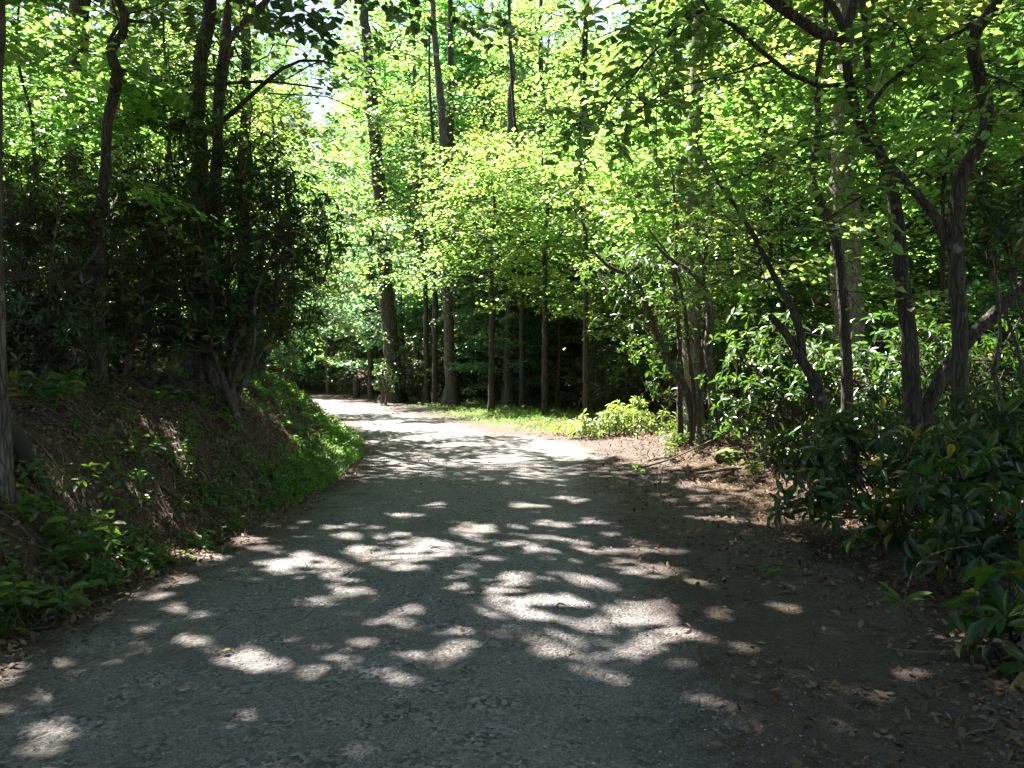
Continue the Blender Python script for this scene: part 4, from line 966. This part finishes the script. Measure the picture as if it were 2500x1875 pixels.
def herbs():
    rng = np.random.default_rng(510); n = 26000
    y = 3+rng.uniform(0, 1, n)**1.7*38; x = np.where(rng.uniform(0, 1, n) < .55, smooth_interp(y, EY, EL)-rng.uniform(-.1, 3, n), rng.uniform(-16, 12, n)); dl, dr = edge_d(x, y)
    left = np.where((dl > -.05) & (dl < 3), np.interp(dl, [-.05, .1, .8, 1.6, 3], [.5, 1, .55, .28, .22]), 0)*np.interp(y, [3, 8, 12, 22, 30], [.32, .36, .9, 1, .8])
    left *= np.clip(fbm(x*.9, y*.9, 44)*2.6-.55, .05, 1)
    right = np.where(dr > .5, np.interp(dr, [.5, 1.5, 3, 6, 10], [.12, .4, .7, .6, .4]), 0)*np.interp(y, [3, 9, 12, 18, 26, 45], [.06, .12, .45, .8, .9, .9])
    k = rng.uniform(0, 1, n) < np.where(dl > -.05, left, right); x, y = x[k], y[k]; n = len(x); dl = dl[k]
    C = on_ground(x, y); gn = gnormal(x, y); hgt = rng.uniform(.05, .22, n)
    A = nrm(gn*.4+np.array([0, 0, 1.])+rng.normal(0, .25, (n, 3)))
    top = C+A*hgt[:, None]; mb = MB()
    V, F = tubes(np.stack([C-A*.02, C*.5+top*.5+rng.normal(0, .01, C.shape), top], 1), np.full((n, 3), .0022), 3); mb.add(V, F, 0, np.full(len(F), .3))
    m = 7; P_, D, N, L = whorl_leaves(rng, top, A, .075, m, .15); P_ = P_-np.repeat(A*hgt[:, None], m, 0)*rng.uniform(0, .6, (len(P_), 1))
    big = np.repeat(rng.uniform(.6, 1.5, n), m); L = L*big
    leaves(mb, T_OVAL, P_, D, N, L, L*.55, 0, np.clip(np.repeat(rng.uniform(.2, .7, n), m)+rng.normal(0, .12, len(P_)), 0, 1))
    o = obj("ground_cover", mb.mesh("ground_cover", [M_HERB])); o['kind'] = 'stuff'; o['label'] = "low green leafy plants covering the bank and forest floor"
herbs()
def grass():
    rng = np.random.default_rng(520); n = 60000
    y = rng.uniform(7, 36, n); L_ = smooth_interp(y, EY, EL); R_ = smooth_interp(y, EY, ER)
    side = rng.uniform(0, 1, n) < .42
    x = np.where(side, L_-rng.uniform(-.14, .75, n)**1.0, R_+rng.uniform(-.1, 4.2, n))
    dl, dr = edge_d(x, y)
    pl = np.interp(y, [7, 9, 11, 21, 24, 30], [0, .2, 1, 1, .4, .1])*np.interp(dl, [-.15, .0, .35, .7], [.25, 1, .8, .1])
    pr = np.interp(y, [15.5, 19, 26, 30, 36], [0, .8, .9, .6, .2])*np.interp(dr, [-.1, .6, 2.2, 4], [.15, 1, .8, 0])*np.where(y < 20.5, np.clip((1.6-x)/.8, 0, 1), 1)
    k = (rng.uniform(0, 1, n) < np.where(side, pl, pr)*np.clip(fbm(x*1.6, y*1.6, 61)*2.8-.6, .06, 1))
    x, y, side = x[k], y[k], side[k]; n = len(x)
    th = rng.uniform(0, 6.28, n); D = np.stack([np.cos(th)*.55, np.sin(th)*.55, np.ones(n)], 1); D[:, :2] += rng.normal(0, .2, (n, 2))
    N = np.stack([-np.cos(th), -np.sin(th), np.full(n, .5)], 1)
    L = np.where(side, rng.uniform(.10, .26, n), rng.uniform(.06, .17, n))
    mb = MB(); leaves(mb, T_BLADE, on_ground(x, y, -.005), D, N, L, rng.uniform(.006, .012, n)*np.interp(y, [8, 30], [1, 2.2]), 0, np.clip(rng.normal(.45, .22, n), 0, 1), curl=2.2)
    o = obj("grass", mb.mesh("grass", [M_GRASS])); o['kind'] = 'stuff'; o['label'] = "bright grass along the road edge and the verge"
grass()
def stones():
    rng = np.random.default_rng(530); n = 46000
    y = 2.7+rng.uniform(0, 1, n)**1.8*14; L_ = smooth_interp(y, EY, EL); R_ = smooth_interp(y, EY, ER)
    x = L_+(R_-L_+.6)*rng.uniform(.0, 1, n); k = fbm(x*1.3, y*1.3, 71)+rng.uniform(-.3, .3, n) > .44; x, y = x[k], y[k]; n = len(x)
    oct_v = np.array([(1,0,0), (0,1,0), (-1,0,0), (0,-1,0), (0,0,.8), (.6,.6,.45)]); oct_f = np.array([(0,5,4), (5,1,4), (1,2,4), (2,3,4), (3,0,4), (0,1,5)])
    s = np.exp(rng.normal(-5.3, .42, n)); s = np.minimum(s, .022)
    V = oct_v[None]*s[:, None, None]*rng.uniform(.6, 1.3, (n, 6, 3))
    th = rng.uniform(0, 6.28, n); c, sn = np.cos(th), np.sin(th)
    V = np.stack([V[..., 0]*c[:, None]-V[..., 1]*sn[:, None], V[..., 0]*sn[:, None]+V[..., 1]*c[:, None], V[..., 2]], -1)
    V = V+on_ground(x, y, .004)[:, None]
    F = (oct_f[None]+(np.arange(n)*6)[:, None, None]).reshape(-1, 3)
    mb = MB(); mb.add(V.reshape(-1, 3), F, 0, np.repeat(np.clip(rng.normal(.5, .25, n), 0, 1), 6))
    o = obj("gravel", mb.mesh("gravel", [M_STONE], smooth=False)); o['kind'] = 'stuff'; o['label'] = "loose grey stones on the road"
stones()

# ------------------------------------------------------------------ small things
def lump(name, label, cat, c, r, mat, seed, moss=None, amp=.25, fz=1):
    import bmesh
    rng = np.random.default_rng(seed); bm = bmesh.new(); bmesh.ops.create_icosphere(bm, subdivisions=5, radius=1)
    V = np.array([v.co for v in bm.verts])
    d = 1+amp*(fbm(V[:, 0]*2.2+seed, V[:, 1]*2.2+V[:, 2]*1.7, seed)-.47)*2+amp*.5*(fbm(V[:, 0]*6, V[:, 1]*6+V[:, 2]*5, seed+3)-.47)*2
    d = d+amp*.35*(fbm(V[:, 0]*13+V[:, 2]*9, V[:, 1]*13-V[:, 2]*7, seed+9)-.47)*2
    V = V*d[:, None]*np.array(r)
    for v, q in zip(bm.verts, V): v.co = q
    me = bpy.data.meshes.new(name); bm.to_mesh(me); bm.free(); me.materials.append(mat)
    me.polygons.foreach_set("use_smooth", np.full(len(me.polygons), True))
    o = obj(name, me, None, c); return tag(o, label, cat)
p = PX(400, 915, 10.8)
mound = lump("root_mound", "black upturned root mound on the bank under the rhododendron", "root mound", (p[0], p[1], gz(p[0], p[1])-.02), (.34, .28, .26), M_EARTH, 3, amp=.5)
rg = np.random.default_rng(9); mo = np.array(mound.location)
for k in range(9):
    th = rg.uniform(-2.6, .6); L0 = rg.uniform(.35, .75); t = np.linspace(0, 1, 6)
    q = np.stack([np.cos(th)*(.12+L0*t), np.sin(th)*(.12+L0*t), .2*(1-t)**.6*rg.uniform(.4, 1.5)+.0*t], 1)+np.cumsum(rg.normal(0, .025, (6, 3)), 0)
    q[:, 2] = np.maximum(q[:, 2], height(q[:, 0]+mo[0], q[:, 1]+mo[1])-mo[2]+.01)
    V, F = tubes(q[None], (np.linspace(.035, .008, 6)*rg.uniform(.5, 1.2))[None], 6, .1, rg); mbr = MB(); mbr.add(V, F); obj("root", mbr.mesh("root", [M_EARTH]), mound)
p = PX(1785, 1165, 12.6)
lump("moss_mound", "small yellow green moss mound among roots on the right shoulder", "moss", (p[0], p[1], gz(p[0], p[1])+.0), (.24, .2, .13), M_MOSS, 8, amp=.2)
def log(name, label, cat, pts, mat, seed, wob=.1, children=()):
    rng = np.random.default_rng(seed); mb = MB(); pts = np.asarray(pts, float)
    q = resample(pts, max(8, len(pts)*4)); r = q[:, 3]
    V, F = tubes(q[None, :, :3], r[None], 9, wob, rng); mb.add(V, F)
    k = 9; n = len(q)
    for ring, ctr in ((0, q[0, :3]), (n-1, q[-1, :3])):
        idx = np.arange(ring*k, ring*k+k); cv = np.concatenate([V[idx], ctr[None]]); f = np.stack([np.arange(k), np.roll(np.arange(k), -1), np.full(k, k)], 1); mb.add(cv, f)
    o = obj(name, mb.mesh(name, [mat], pts[0, :3]), None, pts[0, :3]); return tag(o, label, cat)
def gp(px, py, Y, r, dz=0):
    x = (px-CXP)/FPX*Y; return (x, Y, gz(x, Y)+dz, r)
log("fallen_log", "dark rotting log slanting down the bank at the left edge", "log", [gp(-120,1040,6.9,.08,.03), gp(-40,1070,6.7,.085,.03), gp(30,1090,6.6,.08,.02), gp(80,1110,6.5,.065,.0), gp(125,1150,6.4,.03,-.03)], M_EARTH, 21)
x = (870-CXP)/FPX*46
log("cut_post", "short cut stump standing upright at the road's vanishing bend", "stump", [(x, 46, gz(x, 46)-.1, .2), (x, 46, gz(x, 46)+.5, .18), (x+.02, 46, gz(x, 46)+1.05, .17)], M_BARK_D, 22, .06)
for i, (lb, pts) in enumerate([
    ("pale bare branch lying across the litter left of the moss mound", [gp(1560,1170,12.9,.014,.05), gp(1640,1150,13.0,.013,.12), gp(1720,1120,13.1,.011,.16), gp(1790,1100,13.3,.007,.2)]),
    ("thin bare branch arching over the litter right of the moss mound", [gp(1790,1120,12.9,.013,.22), gp(1850,1110,12.6,.012,.3), gp(1930,1140,12.2,.009,.2), gp(1990,1180,11.8,.006,.05)]),
    ("dark fallen branch lying in front of the moss mound", [gp(1700,1190,12.0,.02,.03), gp(1790,1185,11.9,.02,.06), gp(1880,1175,11.8,.016,.08), gp(1960,1190,11.6,.01,.03)]),
    ("brown stick on the sunlit patch beside the right road edge", [gp(1895,1480,5.75,.008,.02), gp(1920,1477,5.8,.009,.025), gp(1946,1472,5.8,.008,.02)]),
    ("thin fallen branch pointing at the nearest rhododendron on the right", [gp(2180,1640,4.6,.006,.02), gp(2260,1668,4.5,.007,.03), gp(2400,1662,4.5,.006,.03), gp(2480,1680,4.4,.004,.02)]),
    ("dark stick lying on the sunlit gravel in mid road", [gp(1352,1502,5.4,.005,.02), gp(1366,1492,5.5,.006,.03), gp(1382,1489,5.5,.004,.02)])]):
    log("fallen_branch", lb, "branch", pts, M_DEAD, 40+i, .15)

# arching sprig with a lit whorl, lower right
def sprig():
    rng = np.random.default_rng(71); Y = 4.9
    pts = px_path([(2330,1615,5), (2290,1560,5), (2255,1530,5), (2215,1470,5), (2225,1420,5), (2250,1375,5), (2310,1345,5), (2400,1330,4)], Y)
    base = (pts[0, 0], pts[0, 1], gz(pts[0, 0], pts[0, 1])); pts[0, 2] = base[2]-.02
    root = thing("rhododendron_sprig", "bent twig with one bright whorl of leaves at lower right", "sprig", base)
    mb = MB(); trunk_tube(mb, pts, rng, 6, n=26, flare=1.0); obj("stem", mb.mesh("stem", [M_STEM], base), root)
    c = px_path([(2205,1473,4)], Y)[0, :3]
    ends = [(2155,1420), (2150,1445), (2148,1466), (2185,1488), (2275,1446), (2260,1462), (2235,1490)]
    for i, (ex, ey) in enumerate(ends):
        e = PX(ex, ey, Y-.06+.04*(i % 3)); d = e-c; L = np.linalg.norm(d)
        leaf_objects(root, base, (c[None]+d[None]*.06, d[None], np.array([[0, -.25, 1.]]), np.array([L])), ROUND_LONG, rng)
ROUND_LONG = []
for i in range(3):
    mb = MB(); leaves(mb, T_LONG, np.zeros((1, 3)), np.array([[1., 0, 0]]), np.array([[0, 0, 1.]]), 1.0, .30, 0, np.array([.6+.15*i]), curl=.7+.3*i)
    ROUND_LONG.append(mb.mesh("leaf", [M_HERB]))
sprig()
# broad leaved plants on the bank foot
def plant_broad(label, px, py, Y, n, leaf, seed, h=.3, spread=.25, meshes=None):
    rng = np.random.default_rng(seed); x = (px-CXP)/FPX*Y; base = (x, Y, gz(x, Y))
    root = thing("broad_leaved_plant", label, "plant", base); mb = MB(); A = []
    for s in range(max(2, n//7)):
        top = np.array(base)+np.array([rng.normal(0, spread), rng.normal(-.05, spread*.6), h*rng.uniform(.6, 1.2)])
        top[2] = max(top[2], gz(top[0], top[1])+.1)
        mid = np.array(base)*.5+top*.5+rng.normal(0, .03, 3)
        V, F = tubes(resample(np.array([np.array(base)-[0, 0, .03], mid, top]), 7)[None], np.linspace(.005, .002, 7)[None], 5); mb.add(V, F, 0, np.full(len(F), .4))
        k = 7; C = np.array(base)*(1-np.linspace(.5, 1, k))[:, None]+top*np.linspace(.5, 1, k)[:, None]
        th = np.arange(k)*2.4+rng.uniform(0, 6); D = np.stack([np.cos(th), np.sin(th), rng.uniform(-.25, .25, k)], 1)
        A.append((C, D, np.array([0, -.15, 1.])+rng.normal(0, .25, (k, 3)), leaf*rng.uniform(.7, 1.2, k)))
    obj("stem", mb.mesh("stem", [M_HERB], base), root)
    P_, D, N, L = [np.concatenate([a[i] for a in A]) for i in range(4)]
    leaf_objects(root, base, (P_, D, N, L), meshes or HERB_MESH, rng)
HERB_MESH = []
for i in range(4):
    mb = MB(); leaves(mb, T_OVAL, np.zeros((1, 3)), np.array([[1., 0, 0]]), np.array([[0, 0, 1.]]), 1.0, .55, 0, np.array([.2+.2*i]), curl=.8+.3*i)
    HERB_MESH.append(mb.mesh("leaf", [M_HERB]))
plant_broad("broad leaved plant catching sun at the foot of the left bank", 225, 1330, 5.9, 42, .15, 81, .42, .22)
plant_broad("broad leaved dark plant at the left edge of the bank foot", 60, 1440, 5.0, 35, .14, 82, .35, .2)
plant_broad("small leafy weed on the road edge beside a sunlit gravel patch", 312, 1425, 6.1, 14, .075, 83, .16, .08)
plant_broad("leafy seedling on the bank with long pale leaves", 455, 1140, 8.6, 14, .14, 84, .28, .08, ROUND_LONG)
plant_broad("tuft of long pointed leaves on the bank by the left edge trunk", 130, 980, 7.6, 42, .2, 85, .35, .2, LEAF_MESH)
plant_broad("small green seedling on the litter right of the road", 1885, 1425, 6.3, 14, .06, 86, .10, .07)
plant_broad("rhododendron seedling beside the bare branch on the right litter", 1640, 1140, 13.4, 28, .12, 88, .3, .14, LEAF_MESH)
plant_broad("rhododendron seedling in front of the dark fallen branch", 1850, 1225, 11.2, 35, .13, 89, .3, .2, LEAF_MESH)
plant_broad("leafy seedling half way up the left bank below the root mound", 400, 1060, 9.6, 28, .12, 90, .22, .15)
plant_broad("dark leafy tuft on the bank just left of the sunlit soil", 330, 1180, 7.9, 35, .12, 91, .25, .2)
plant_broad("leafy tuft where the bank meets the road below the sunlit soil", 560, 1270, 8.7, 28, .10, 92, .2, .16)
plant_broad("low seedling near the moss mound at the right road edge", 1560, 1165, 12.4, 28, .11, 87, .18, .2)
# single fallen leaves on the gravel
def fallen(label, px, py, col, L, seed, kindm):
    rng = np.random.default_rng(seed); Y = 3200/(py-HYP); x = (px-CXP)/FPX*Y; mb = MB(); th = rng.uniform(0, 6.28)
    leaves(mb, T_LAY if seed % 2 else T_STAR, np.array([[-.5*L*math.cos(th), -.5*L*math.sin(th), 0]]), np.array([[math.cos(th), math.sin(th), .02]]), np.array([[rng.normal(0, .08), -.08, 1.]]), L*.75, L*.55, 0, np.array([col]))
    o = obj("fallen_leaf", mb.mesh("fallen_leaf", [kindm]), None, (x, Y, gz(x, Y)+.017)); tag(o, label, "leaf")
M_ORANGE = leaf_mat("turned_leaf", [(.38,.10,.02), (.42,.2,.04), (.4,.32,.06), (.16,.24,.05)], (1, 1, .6), .15, .55, .3)
for i, (lb, px, py, c, L) in enumerate([
    ("orange fallen leaf on shaded gravel in the lower left of the road", 465, 1623, .05, .07), ("tan fallen leaf at the edge of the large left sunlit patch", 787, 1662, .35, .07),
    ("yellow fallen leaf near the road's left edge by the weed", 482, 1393, .45, .10), ("green fallen leaf on the shaded left gravel beside the sunlit patch", 552, 1597, .95, .08),
    ("yellow green fallen leaf on dark gravel below the mid road sunlight", 1229, 1612, .7, .06), ("small green fallen leaf on dark gravel near the bottom", 1430, 1745, .9, .055),
    ("orange red fallen leaf at the right end of the mid road sunlight", 1625, 1604, .0, .055), ("tan fallen leaf inside the brightest mid road sunlight", 1395, 1612, .4, .08),
    ("ochre fallen leaf on the sunlit gravel beside the dark stick", 1346, 1527, .35, .075), ("green leaf lying on the shaded road above the mid road sunlight", 1280, 1442, .95, .06),
    ("pale green oak leaf on the dirt shoulder at right", 1855, 1577, .85, .09), ("orange leaf by the left road edge under the bank weeds", 604, 1291, .1, .10)]):
    fallen(lb, px, py, c, L, 600+i, M_ORANGE)
ORD = "first second third fourth fifth sixth seventh eighth ninth tenth eleventh twelfth thirteenth fourteenth fifteenth sixteenth seventeenth eighteenth nineteenth twentieth twenty-first twenty-second twenty-third".split()
for gname, base in (("tall trees at the foot of the slope", "tall tree at the foot of the slope behind the verge"), ("trees of the middle wood", "leafy tree deep in the wood behind the verge"),
                    ("trees of the right wood", "leafy tree behind the right rhododendrons"), ("trees of the left slope", "leafy tree up the slope behind the left bank"),
                    ("saplings at the end of the view", "leafy sapling where the road bends out of sight")):
    mem = sorted([o for o in COL.objects if o.parent is None and o.get('group') == gname], key=lambda o: o.location.x/o.location.y)
    for k, o in enumerate(mem): o['label'] = base+", "+ORD[k]+" from the left"
